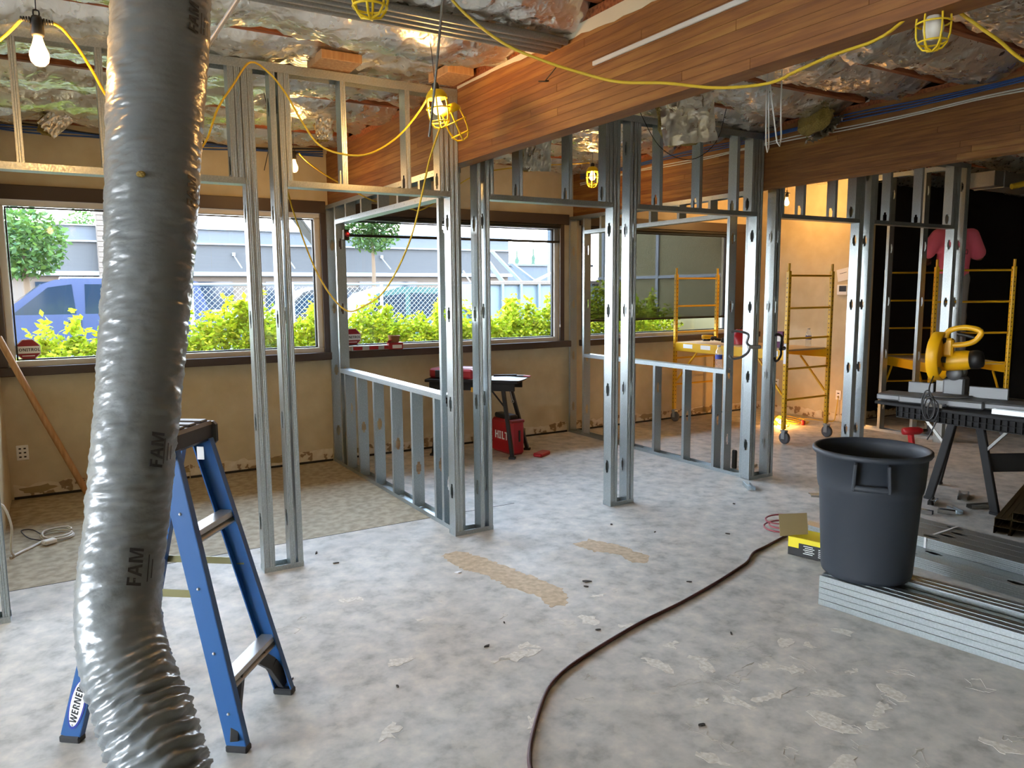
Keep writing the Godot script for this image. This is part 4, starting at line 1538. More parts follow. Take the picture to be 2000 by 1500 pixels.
func window_side() -> void:
	octagon(V(-0.217, 1.235, -7.424), "red octagonal security sticker in the corner of the leftmost window")
	octagon(V(2.566, 1.235, -7.424), "red octagonal security sticker beside the framed partition, middle window")
	shade("dark roller shade pulled slightly down over the middle window", 2.44, 5.07, 2.245, "shade_cloth")
	shade("grey roller shade pulled almost fully down over the right window", 5.45, 7.9, 1.325, "shade_cloth_dense")
	# sill of the middle window
	var c := thing("spirit_level", "long red and silver level lying on the middle window sill", "level", V(2.75, 1.101, -7.325))
	part(bx(V(0, 0.024, 0), V(0.46, 0.046, 0.02), 0.003), "bar", M.alu, c)
	for x in [-0.17, 0.0, 0.16]:
		part(bx(V(x, 0.024, 0.0), V(0.1, 0.036, 0.024), 0.003), "red_grip", M.red_plastic, c)
	c = thing("screw_box", "red and white fastener box on the middle window sill", "box", V(2.985, 1.101, -7.325), -0.1)
	part(bx(V(0, 0.035, 0), V(0.15, 0.07, 0.07), 0.003), "carton", M.red_plastic, c)
	part(bx(V(0.012, 0.028, 0.036), V(0.1, 0.036, 0.001)), "print", M.white, c)
	part(bx(V(-0.05, 0.078, 0.02), V(0.07, 0.003, 0.06), 0.0, Basis(V(1, 0, 0), -0.6)), "flap", M.red_plastic, c)
	c = thing("paper_cup", "brown tub standing in the red box on the sill", "cup", V(2.975, 1.174, -7.325))
	var g := G.new()
	g.lathe([[0.01, 0.001], [0.05, 0.0], [0.062, 0.065], [0.064, 0.068], [0.06, 0.068], [0.048, 0.004], [0.01, 0.005]], Vector3.ZERO, 24)
	part(g, "body", M.cup_brown, c)
	# laser on the partition stud
	c = thing("laser_level", "small black and red laser level fixed to partition stud", "laser level", V(2.40, 2.225, -7.03))
	part(bx(V(0.0, 0, 0.0), V(0.05, 0.1, 0.05), 0.006), "housing", M.black, c)
	part(bx(V(-0.03, 0.0, 0.01), V(0.012, 0.09, 0.05), 0.003), "bracket", M.steel_dull, c)
	g = G.new()
	g.lathe([[0.002, 0.0], [0.024, 0.0], [0.022, 0.012], [0.002, 0.014]], V(0.005, 0.005, 0.025), 14, Basis(V(1, 0, 0), V(0, 0, 1), V(0, -1, 0)))
	part(g, "red_window", M.red_plastic, c)
	g = G.new()
	g.ball(V(0.006, 0.01, 0.04), V(0.007, 0.007, 0.005), 8)
	part(g, "laser_light", M.laser_dot, c)

	# folding table with tools by the middle window
	c = thing("folding_table", "black folding work table with papers and red case near middle window", "work table", V(3.68, 0, -6.86), -0.78)
	part(bx(V(0, 0.785, 0), V(0.98, 0.03, 0.42), 0.006), "table_top", M.black_soft, c)
	for s in [-1.0, 1.0]:
		part(bx(V(0, 0.73, s * 0.17), V(0.9, 0.08, 0.02), 0.003), "apron", M.black_soft, c)
		for q in [-1.0, 1.0]:
			g = G.new()
			var ft := V(q * 0.42, 0.0, 0.17) if s > 0 else V(0.47, 0, -0.3) if q > 0 else V(-0.45, 0, -0.16)
			g.bar(V(q * 0.32, 0.73, s * 0.14), ft + V(0, 0.02, 0), 0.035, 0.05, 0.004, V(0, 0, 1))
			var lg := part(g, "leg", M.black_soft, c)
			part(bx(ft + V(0, 0.012, 0), V(0.07, 0.024, 0.05), 0.004), "foot", M.black, lg)
	part(bx(V(0.05, 0.7, 0.187), V(0.1, 0.05, 0.012), 0.003), "latch", M.tool_yellow, c)
	for q in [-1.0, 1.0]:
		g = G.new()
		g.bar(V(q * 0.36, 0.5, 0.15), V(q * 0.2, 0.7, 0.15), 0.014, 0.014)
		part(g, "strut", M.black_soft, c)
	var tb0 := Transform3D(Basis(Vector3.UP, -0.78), V(3.68, 0, -6.86))
	c = thing("plan_sheets", "white drawing sheets spread on the folding work table", "papers", tb0 * V(0.14, 0.8008, 0.0), -0.85)
	for k in 3:
		var rows := []
		for i in 7:
			var row := []
			for j in 5:
				row.append(V(-0.27 + 0.09 * i + 0.06 * k, 0.0006 + 0.002 * k + 0.006 * maxf(0.0, noise.get_noise_2d(i * 0.7 + k * 9.0, j * 0.7)), -0.17 + 0.085 * j + 0.02 * k))
			rows.append(row)
		g = G.new()
		g.grid(rows, true)
		part(g, "sheet", M.paper, c)
	c = thing("tool_case_open", "red and black tool case standing on the folding work table", "tool case", tb0 * V(-0.2, 0.8, 0.02), -0.95)
	part(bx(V(0, 0.055, 0), V(0.5, 0.1, 0.3), 0.02), "case_body", M.red_plastic, c)
	part(bx(V(-0.02, 0.05, 0.155), V(0.3, 0.08, 0.02), 0.006), "front_handle", M.black, c)
	part(bx(V(0, 0.108, 0), V(0.4, 0.006, 0.2), 0.002), "lid_panel", M.red_dark, c)
	c = thing("marker_and_knife", "dark tool with silver blade lying on the drawing sheets", "hand tool", tb0 * V(0.3, 0.815, -0.04), -0.4)
	part(tb([V(-0.12, 0.012, 0), V(0.12, 0.012, 0.02)], 0.011), "grip", M.black, c)
	part(bx(V(0.16, 0.012, 0.025), V(0.09, 0.006, 0.016), 0.001), "blade", M.alu, c)
	c = thing("pry_bar", "red and black flat bar on the table's right edge", "hand tool", tb0 * V(0.42, 0.808, -0.1), -1.1)
	part(bx(V(0, 0.008, 0), V(0.28, 0.014, 0.03), 0.003), "bar", M.black, c)
	part(bx(V(0.11, 0.012, 0.0), V(0.08, 0.012, 0.032), 0.003), "grip", M.red_plastic, c)
	c = thing("hanging_wrench", "small wrench and ring hanging under the folding table edge", "hand tool", tb0 * V(0.4, 0.7, 0.165), 0.0)
	part(tb([V(0, 0.0, 0), V(0.02, -0.06, 0.0), V(0.03, -0.1, 0)], 0.005), "shank", M.steel_dull, c)
	g = G.new()
	var ring := []
	for k in 13:
		ring.append(V(0.03 + 0.014 * cos(TAU * k / 12), -0.115 + 0.014 * sin(TAU * k / 12), 0))
	g.tube(ring, 0.004, 6)
	part(g, "ring", M.steel_dull, c)
	# red case under the table
	c = thing("red_tool_case", "upright red plastic tool case with white lettering under the table", "tool case", V(3.995, 0, -6.76), 0.06)
	part(bx(V(0, 0.18, 0), V(0.16, 0.36, 0.4), 0.025), "case_body", M.red_plastic, c)
	part(bx(V(0, 0.385, -0.03), V(0.1, 0.05, 0.3), 0.012), "carry_handle", M.black, c)
	part(bx(V(0, 0.35, 0.15), V(0.17, 0.03, 0.09), 0.008), "corner", M.red_dark, c)
	part(bx(V(0.01, 0.2, 0.203), V(0.025, 0.12, 0.01), 0.004), "latch", M.black, c)
	write("HILTI", 0.085, M.white, c, Transform3D(Basis(V(0, 0, 1), V(0, 1, 0), V(-1, 0, 0)), V(-0.0815, 0.19, 0.02)))
	c = thing("battery_charger", "flat red box lying on the floor beside the red case", "box", V(4.2, 0, -6.42), 0.5)
	part(bx(V(0, 0.02, 0), V(0.2, 0.04, 0.1), 0.01), "housing", M.red_plastic, c)

	# walls
	outlet("white six-socket outlet plate low on the tan wall, far left", V(-0.316, 0.389, -7.37), 0.0, 0.085, 0.125, 3)
	outlet("cream outlet plate on lit wall with black plug", V(8.448, 0.345, -6.03), -PI / 2, 0.075, 0.12, 2)
	outlet("small outlet plate low on lit wall behind scaffold", V(8.448, 0.4, -7.0), -PI / 2, 0.075, 0.12, 2)
	c = thing("light_switch", "dark switch plate on the black wall in the dark room", "switch", V(9.2, 1.1, -5.948))
	part(bx(V(0, 0, 0.004), V(0.075, 0.12, 0.008), 0.003), "cover_plate", M.vinyl, c)
	part(bx(V(0, 0, 0.01), V(0.012, 0.025, 0.01), 0.002), "toggle", M.white, c)
	c = thing("thermostat", "white thermostat with grey screen on the lit tan wall", "thermostat", V(8.448, 1.67, -6.03), -PI / 2)
	part(bx(V(0, 0, 0.015), V(0.15, 0.13, 0.03), 0.008), "housing", M.white, c)
	part(bx(V(0.01, 0.015, 0.0305), V(0.1, 0.07, 0.002)), "display", M.can_grey, c)
	c = thing("wall_note", "sheet of paper taped above the white thermostat", "paper", V(8.447, 1.86, -6.04), -PI / 2)
	part(bx(V(0, 0, 0.002), V(0.17, 0.15, 0.0012), 0.0, Basis(V(0, 0, 1), 0.2)), "sheet", M.paper, c)
	var tx := part(bx(V(0, 0.02, 0.003), V(0.1, 0.006, 0.001), 0.0, Basis(V(0, 0, 1), 0.2)), "print", M.print_dark, c)
	c = thing("fire_extinguisher", "red fire extinguisher hanging in the black room behind the saw", "fire extinguisher", V(10.3, 0.75, -5.86))
	g = G.new()
	g.lathe([[0.02, 0.0], [0.075, 0.005], [0.08, 0.03], [0.08, 0.42], [0.06, 0.5], [0.025, 0.53]], Vector3.ZERO, 20)
	part(g, "cylinder", M.red_plastic, c)
	part(bx(V(0, 0.56, 0.02), V(0.05, 0.06, 0.1), 0.008), "valve", M.black, c)
	part(tb(curve([V(0.02, 0.55, 0), V(0.1, 0.5, 0.02), V(0.11, 0.3, 0.03), V(0.09, 0.12, 0.03)], 0.04), 0.011), "hose", M.black, c)
	part(bx(V(0, 0.25, 0.08), V(0.09, 0.12, 0.004)), "label_plate", M.white, c)
	# clamps on the middle jambs
	for q in [[V(5.1, 1.2, -4.6), -0.5, "silver C-shaped locking clamp gripping the partition jamb stud"], [V(5.56, 1.16, -4.6), 0.35, "black locking clamp with pivot gripping the wall post"]]:
		c = thing("locking_clamp", q[2], "clamp", q[0], q[1])
		var m: Material = M.cast_alu if q[1] < 0 else M.black
		part(tb(curve([V(0.06, 0.0, 0.0), V(0.03, 0.03, 0.01), V(0.04, 0.1, 0.01), V(-0.06, 0.13, 0.01), V(-0.11, 0.12, 0.01)], 0.02), 0.011, 8), "upper_jaw", m, c)
		part(tb(curve([V(0.06, -0.02, 0.0), V(0.04, -0.06, 0.01), V(-0.02, -0.1, 0.01), V(-0.09, -0.11, 0.01), V(-0.12, -0.08, 0.01)], 0.02), 0.011, 8), "lower_jaw", m, c)
		part(bx(V(0.1, -0.01, 0.0), V(0.12, 0.035, 0.03), 0.01), "grip", M.black if q[1] > 0 else M.steel_dull, c)
	# pole leaning in the left bay
	c = thing("wooden_pole", "pale wooden pole leaning against the left wall", "pole", V(0.12, 0, -7.2))
	part(tb([V(0.0, 0.025, 0.0), V(-0.27, 0.7, 0.02), V(-0.52, 1.36, 0.04)], 0.026, 14), "shaft", M.raw_wood, c)

# ---------------------------------------------------------------- things on the floor
func floor_things() -> void:
	var p := [V(1.3, 0.009, -2.0), V(1.337, 0.009, -2.127), V(1.446, 0.009, -2.28), V(1.649, 0.009, -2.499), V(1.801, 0.009, -2.605), V(2.02, 0.009, -2.692), V(2.437, 0.009, -2.818), V(2.791, 0.009, -2.895), V(3.169, 0.009, -2.999), V(3.45, 0.009, -3.09), V(3.575, 0.009, -3.136), V(3.74, 0.009, -3.23), V(3.9, 0.009, -3.27), V(4.2, 0.009, -3.35)]
	solo(tb(curve(p, 0.03), 0.0085, 8), "extension_cord", M.cord_dark_red, "dark reddish extension cord snaking across the concrete floor", "cord")
	# coil of pinkish red cord
	var q := []
	for k in 72:
		var a := k * 0.3
		var r := 0.11 + 0.04 * sin(k * 0.11) + 0.02 * cos(k * 0.23)
		q.append(V(4.3 + cos(a) * r, 0.007 + 0.0011 * k, -3.48 + sin(a) * r * 0.8))
	solo(tb(q, 0.006, 6), "pink_power_cable", M.cord_red, "loose coil of pinkish red cord beside the yellow box", "cord")
	# open yellow and black carton
	var b := Basis(Vector3.UP, 0.28)
	var c := thing("fastener_carton", "open yellow and black cardboard box beside the grey trash can", "box", V(4.06, 0, -3.0), 0.28)
	part(bx(V(0, 0.026, 0), V(0.2, 0.052, 0.3), 0.002), "carton_base", M.black, c)
	part(bx(V(0, 0.085, 0), V(0.2, 0.066, 0.3), 0.002), "carton_top", M.box_yellow, c)
	part(bx(V(-0.03, 0.119, 0.0), V(0.14, 0.002, 0.3)), "lid", M.box_yellow, c)
	part(bx(V(0.0, 0.05, 0.1512), V(0.18, 0.075, 0.001)), "black_label", M.black, c)
	part(bx(V(-0.1012, 0.05, 0.03), V(0.001, 0.075, 0.22)), "black_label", M.black, c)
	for k in 5:
		part(bx(V(-0.102, 0.075 - 0.012 * k, -0.02 + 0.01 * (k % 2)), V(0.001, 0.004, 0.06)), "print_line", M.white, c)
		part(bx(V(-0.102, 0.07 - 0.012 * k, 0.07), V(0.001, 0.004, 0.05)), "print_line", M.white, c)
	part(bx(V(-0.05, 0.185, -0.14), V(0.19, 0.14, 0.004), 0.0, Basis(V(0, 1, 0), -0.7) * Basis(V(1, 0, 0), -0.2)), "open_flap", M.cardboard, c)
	part(bx(V(0.05, 0.14, -0.12), V(0.09, 0.07, 0.05), 0.01), "plastic_bag", M.clear_plastic, c)
	# offcuts of channel
	var offs := [[V(4.93, 0, -4.3), 2.55, 0.2, 0.06, "short galvanized channel offcut beside the middle post", M.steel], [V(5.22, 0, -3.95), 0.9, 0.3, 0.09, "thin flat galvanized offcut behind the grey trash can", M.steel], [V(5.75, 0, -3.25), 1.9, 0.15, 0.05, "bright folded offcut nearest the bench leg", M.chrome], [V(5.62, 0, -3.12), 0.4, 0.12, 0.05, "bent offcut between bench leg and shiny bundle", M.chrome], [V(5.7, 0, -3.0), 2.6, 0.13, 0.05, "upturned offcut in the scrap pile under bench", M.steel], [V(5.92, 0, -3.05), 1.2, 0.2, 0.06, "long dull offcut right of the scrap pile", M.steel_dull], [V(6.1, 0, -3.2), 2.0, 0.22, 0.07, "wide silver offcut behind the near bench leg", M.steel], [V(5.5, 0, -3.2), 0.2, 0.1, 0.04, "small silver offcut left of the scrap pile", M.chrome]]
	for k in offs.size():
		var o: Array = offs[k]
		c = thing("channel_offcut", o[4], "metal offcut", o[0], o[1], "steel offcuts on the floor")
		var ch := part(channel(o[2], o[3], 0.012 if k == 1 else 0.03), "channel", o[5], c)
		if k != 1:
			ch.rotation.z = PI
			ch.position.y = 0.033
		else:
			ch.position.y = 0.001
	# small dropped things under the middle post
	c = thing("loose_bracket", "small silver bracket on the floor inside the middle post", "bracket", V(5.62, 0, -4.9), 0.4)
	part(bx(V(0, 0.012, 0), V(0.12, 0.024, 0.05), 0.005), "plate", M.alu, c)
	c = thing("black_strap_clip", "small black plastic clip standing beside the low partition", "clip", V(5.42, 0, -4.95), 0.2)
	part(bx(V(0, 0.09, 0), V(0.03, 0.18, 0.05), 0.01), "body", M.black, c)
	# white cable with plug, far left
	c = thing("coiled_white_cable", "coiled off-white cable with plug on the rough floor, left", "cable", Vector3.ZERO)
	q = []
	for k in 46:
		var a := k * 0.42
		q.append(V(-0.1 + cos(a) * (0.1 + 0.012 * sin(k * 0.8)), 0.008 + 0.0007 * k, -6.06 + sin(a) * (0.12 + 0.015 * cos(k * 0.7))))
	part(tb(q, 0.007, 6), "loop", M.cord_white, c)
	part(tb(curve([V(-0.18, 0.008, -5.98), V(-0.24, 0.008, -5.88), V(-0.31, 0.008, -5.78), V(-0.36, 0.008, -5.7)], 0.03), 0.009, 6), "tail", M.cord_white, c)
	part(tb(curve([V(-0.19, 0.012, -5.98), V(-0.27, 0.01, -6.1), V(-0.32, 0.01, -6.32), V(-0.25, 0.01, -6.3), V(-0.18, 0.012, -6.08)], 0.03), 0.004, 6), "wire", M.print_dark, c)
	part(bx(V(-0.145, 0.02, -5.9), V(0.08, 0.03, 0.055), 0.006, Basis(V(0, 1, 0), 0.5)), "plug", M.white, c)
	solo(tb(curve([V(-0.41, 0.42, -5.5), V(-0.36, 0.4, -5.5), V(-0.33, 0.25, -5.55), V(-0.35, 0.08, -5.65), V(-0.34, 0.01, -5.72)], 0.03), 0.008, 6), "wall_cable", M.cord_white, "off-white cable drooping from the wall behind the leftmost post", "cable")
	# dropped screws, clips and chips
	var bits := [[1.98, -3.95, 0.05], [2.55, -3.42, 0.045], [2.5, -3.36, 0.03], [1.86, -3.2, 0.02], [0.78, -3.2, 0.02], [1.66, -3.02, 0.03], [2.22, -2.88, 0.025], [3.9, -3.6, 0.03], [4.5, -4.1, 0.03], [3.35, -4.2, 0.03], [3.5, -3.9, 0.02], [2.05, -2.0, 0.03], [0.9, -2.2, 0.035], [1.15, -2.9, 0.02], [2.75, -2.5, 0.02], [0.3, -4.3, 0.03], [1.4, -4.5, 0.03], [3.05, -3.1, 0.025], [0.55, -2.55, 0.03], [1.35, -4.75, 0.04]]
	for k in bits.size():
		var o: Array = bits[k]
		var g := G.new()
		g.prism(blob(Vector2.ZERO, Vector2(o[2] * 0.5, o[2] * 0.22), 0.6 * k, 7, 0.35, 500 + k), 0.006, Transform3D(Basis(V(1, 0, 0), V(0, 0, 1), V(0, 1, 0)), Vector3.ZERO))
		var m := solo(g, "floor_scrap", M.paper if k == 0 else M.debris, "pale chip of plaster on the floor before the corner post" if k == 0 else "tiny dark scrap of debris on the bare concrete floor", "scrap", "" if k == 0 else "scraps on the concrete")
		m.position = V(o[0], 0.0005, o[1])

# ---------------------------------------------------------------- string lights
func bulb_geo() -> G:
	var g := G.new()
	g.lathe([[0.012, 0.0], [0.0135, -0.012], [0.02, -0.035], [0.029, -0.058], [0.0305, -0.072], [0.027, -0.09], [0.016, -0.102], [0.003, -0.106]], Vector3.ZERO, 20)
	return g

func cage_geo(k := 1.0) -> G:
	var g := G.new()
	g.lathe([[0.03, 0.02], [0.036, 0.016], [0.05, -0.005], [0.05, -0.02], [0.046, -0.02], [0.03, 0.01]], Vector3.ZERO, 22, Basis() * k, false)
	for j in 6:
		var a := TAU * j / 6
		var d := V(cos(a), 0, sin(a))
		var p := []
		for q in [[0.05, -0.015], [0.054, -0.06], [0.052, -0.1], [0.044, -0.128], [0.03, -0.146], [0.0, -0.153]]:
			p.append((d * q[0] + V(0, q[1], 0)) * k)
		g.tube(p, 0.0036 * k, 6)
	for y in [[0.0545, -0.062], [0.046, -0.123]]:
		var p := []
		for j in 19:
			var a := TAU * j / 18
			p.append(V(cos(a) * y[0], y[1], sin(a) * y[0]) * k)
		g.tube(p, 0.0034 * k, 6)
	return g

func lamp(label: String, at: Vector3, energy: float, caged: bool, tilt := 0.0, ck := 1.15) -> Node3D:
	var t := thing("string_light", label, "work light", at)
	t.rotation.z = tilt
	var g := G.new()
	g.lathe([[0.004, 0.062], [0.014, 0.06], [0.019, 0.05], [0.021, 0.0], [0.018, -0.006], [0.01, -0.006]], Vector3.ZERO, 16)
	if not caged:
		for s in [-1.0, 1.0]:
			for k in 4:
				g.lathe([[0.004, 0.0], [0.011 - 0.001 * k, 0.001], [0.011 - 0.001 * k, 0.006], [0.004, 0.007]], V(s * (0.018 + 0.008 * k), 0.045, 0), 10, Basis(V(0, s, 0), V(s, 0, 0), V(0, 0, 1)))
		g.tube(curve([V(-0.008, 0.06, 0), V(-0.008, 0.078, 0), V(0.008, 0.078, 0), V(0.008, 0.06, 0)], 0.01), 0.003, 6)
	part(g, "socket", M.black, t)
	var bm := part(bulb_geo(), "bulb", M.bulb_glow if energy > 0 else M.bulb_off, t)
	if label.begins_with("bare"):
		pass
	else:
		part(tb([V(0, 0.06, 0), V(0.004, 3.07 - at.y, 0.0)], 0.002, 5), "hanger_wire", M.print_dark, t)
	if caged:
		part(cage_geo(ck), "cage", M.cage_yellow, t)
	if energy > 0:
		var l := OmniLight3D.new()
		l.name = "bulb_light"
		l.light_color = Color(1.0, 0.76, 0.46)
		l.light_energy = energy
		l.light_size = 0.03
		l.omni_range = 14.0
		l.omni_attenuation = 2.0
		l.shadow_enabled = true
		l.position = V(0, -0.065, 0)
		t.add_child(l)
	return t

func cord(p: Array, label: String, m := "cord_yellow", r := 0.0055) -> void:
	solo(tb(curve(p, 0.03), r, 7), "lamp_cord", M[m], label, "cord")

func lights() -> void:
	lamp("bare lit bulb in black socket hanging at the upper left", V(0.013, 2.575, -3.169), 0.42, false)
	var a := lamp("lit bulb in yellow cage hanging beside the corner post", V(1.835, 2.74, -3.83), 0.75, true, 0.12)
	# second, empty half of the cage swung open
	var g := cage_geo(1.15)
	var o := part(g, "open_cage", M.cage_yellow, a)
	o.position = V(0.07, -0.075, 0.0)
	o.rotation.z = 0.35
	lamp("unlit bulb in yellow cage at the top edge left of the beam", V(0.903, 2.71, -2.348), 0.0, true)
	lamp("unlit bulb in yellow cage at upper right by the foil", V(2.40, 2.56, -1.44), 0.0, true, 0.0, 0.9)
	lamp("lit bare bulb half hidden behind the second steel post", V(1.70, 2.74, -6.17), 0.3, false)
	lamp("lit caged bulb hanging above the middle doorway", V(4.588, 2.86, -6.096), 0.3, true)
	lamp("lit bulb peeking from behind the post, orange lit room", V(7.74, 2.8, -6.36), 1.1, false)
	# lamp lying on the floor by the scaffold caster
	var f := thing("floor_work_light", "lit caged work light lying on floor by the lit wall", "work light", V(7.62, 0.075, -6.3))
	g = bulb_geo()
	var b := part(g, "bulb", M.bulb_glow, f)
	b.rotation.x = -1.2
	b = part(cage_geo(1.25), "cage", M.cage_yellow, f)
	b.rotation.x = -1.2
	var l := OmniLight3D.new()
	l.name = "bulb_light"
	l.light_color = Color(1.0, 0.70, 0.36)
	l.light_energy = 0.75
	l.light_size = 0.04
	l.omni_range = 14.0
	l.omni_attenuation = 2.0
	l.shadow_enabled = true
	l.position = V(0, -0.02, 0.06)
	f.add_child(l)
	# yellow cords
	cord([V(-0.187, 2.46, -3.16), V(-0.099, 2.56, -3.24), V(-0.051, 2.605, -3.21), V(-0.03, 2.62, -3.17)], "short yellow cord entering the bare bulb's socket from the left")
	cord([V(0.055, 2.62, -3.17), V(0.085, 2.615, -3.19), V(0.135, 2.6, -3.34), V(0.184, 2.54, -3.42), V(0.25, 2.44, -3.49), V(0.42, 2.33, -3.75), V(0.646, 2.37, -4.06)], "yellow cord running from the bare bulb behind the duct")
	cord([V(0.646, 2.37, -4.06), V(0.713, 2.46, -4.15), V(0.787, 2.63, -4.24), V(0.886, 2.78, -4.32), V(1.01, 2.945, -4.45), V(1.11, 2.9, -4.45), V(1.18, 2.78, -4.38), V(1.25, 2.62, -4.32), V(1.32, 2.5, -4.26), V(1.43, 2.45, -4.19), V(1.55, 2.45, -4.11), V(1.69, 2.54, -4.04), V(1.79, 2.68, -3.94), V(1.83, 2.8, -3.84)], "yellow cord draped over the second post towards the caged lamp")
	cord([V(1.85, 2.57, -3.82), V(1.84, 2.42, -3.94), V(1.83, 2.24, -4.03), V(1.81, 2.03, -4.13), V(1.77, 1.84, -4.25), V(1.71, 1.68, -4.38), V(1.64, 1.6, -4.53), V(1.59, 1.57, -4.67), V(1.54, 1.66, -4.83), V(1.49, 1.84, -5.0), V(1.43, 2.06, -5.07), V(1.38, 2.28, -5.13), V(1.42, 2.52, -5.4), V(1.66, 2.8, -6.12)], "long yellow cord looping low through the first doorway")
	cord([V(1.74, 2.79, -6.17), V(1.79, 2.72, -6.12), V(1.94, 2.63, -6.14), V(2.12, 2.54, -6.13), V(2.25, 2.47, -6.1), V(2.37, 2.43, -6.09), V(2.63, 2.385, -6.04), V(2.8, 2.41, -6.06), V(3.4, 2.75, -6.1), V(4.55, 2.92, -6.1)], "yellow cord crossing behind the first doorway to the partition")
	cord([V(1.33, 2.9, -2.78), V(1.39, 2.79, -2.73), V(1.45, 2.7, -2.66), V(1.53, 2.61, -2.57), V(1.62, 2.54, -2.46), V(1.72, 2.49, -2.37), V(1.81, 2.44, -2.25), V(1.92, 2.42, -2.12), V(2.04, 2.39, -1.99), V(2.15, 2.39, -1.86), V(2.2, 2.42, -1.78), V(2.26, 2.455, -1.69), V(2.33, 2.49, -1.56), V(2.4, 2.59, -1.46)], "yellow cord swagging in front of the big orange beam")
	cord([V(2.4, 2.59, -1.44), V(2.5, 2.53, -1.4), V(2.57, 2.46, -1.34), V(2.7, 2.38, -1.27), V(2.9, 2.4, -1.1)], "yellow cord leaving the unlit caged lamp to the right")
	cord([V(8.3, 0.02, -6.1), V(8.37, 0.02, -6.03), V(8.4, 0.15, -6.02), V(8.43, 0.34, -6.02)], "thin yellow cord rising to the outlet on the lit wall", "cord_yellow", 0.005)
	var tang := []
	for k in 40:
		var an := k * 0.5
		tang.append(V(7.95 + cos(an) * (0.16 + 0.06 * sin(k * 0.9)), 0.008 + 0.0015 * k * (1.0 + sin(k * 1.3)) * 0.5, -6.3 + sin(an) * (0.14 + 0.05 * cos(k * 0.7))))
	tang.append(V(8.3, 0.02, -6.1))
	cord(tang, "tangled yellow cord on the floor beside the floor lamp", "cord_yellow", 0.005)
	solo(bx(V(7.9, 0.03, -6.12), V(0.05, 0.06, 0.04), 0.01), "orange_plug", M.red_plastic, "small orange plug end in the tangled floor cord", "plug")

# ---------------------------------------------------------------- things hung from or run along the ceiling
func chunk(label: String, at: Vector3, size: Vector3, b: Basis, sd: int) -> void:
	var t := thing("torn_insulation", label, "insulation", at)
	t.basis = b
	var g := G.new()
	var rings := []
	for i in 10:
		var f := i / 9.0
		var ring := []
		for j in 24:
			var a := TAU * j / 24
			var e := V(signf(cos(a)) * pow(absf(cos(a)), 0.45) * size.x * 0.5, 0, signf(sin(a)) * pow(absf(sin(a)), 0.45) * size.z * 0.5)
			e *= 1.0 + 0.14 * noise.get_noise_3d(e.x * 14.0 + sd, f * 6.0, e.z * 14.0)
			e *= 0.35 + 0.75 * pow(sin(PI * clampf(f, 0.04, 0.96)), 0.4) + 0.25 * noise.get_noise_3d(e.x * 20.0, f * 9.0 + sd, e.z * 20.0)
			ring.append(e + V(0.03 * noise.get_noise_2d(f * 4.0, sd), (f - 0.5) * size.y + 0.03 * noise.get_noise_3d(e.x * 12.0, sd, e.z * 12.0), 0.02 * noise.get_noise_2d(f * 4.0, sd + 50)))
		rings.append(ring)
	g.ringed(rings)
	part(g, "fibre_core", M.fibre, t)
	var rows := []
	for i in 16:
		var row := []
		for j in 16:
			var u := i / 15.0 - 0.5
			var w := j / 15.0 - 0.5
			row.append(V(u * size.x * 1.08, w * size.y * 1.08, size.z * 0.5 + 0.045 + 0.05 * noise.get_noise_3d(u * 7.0, w * 7.0, sd) + 0.03 * noise.get_noise_3d(u * 22.0, w * 22.0, sd)))
		rows.append(row)
	g = G.new()
	g.grid(rows)
	part(g, "foil_face", M.foil, t)

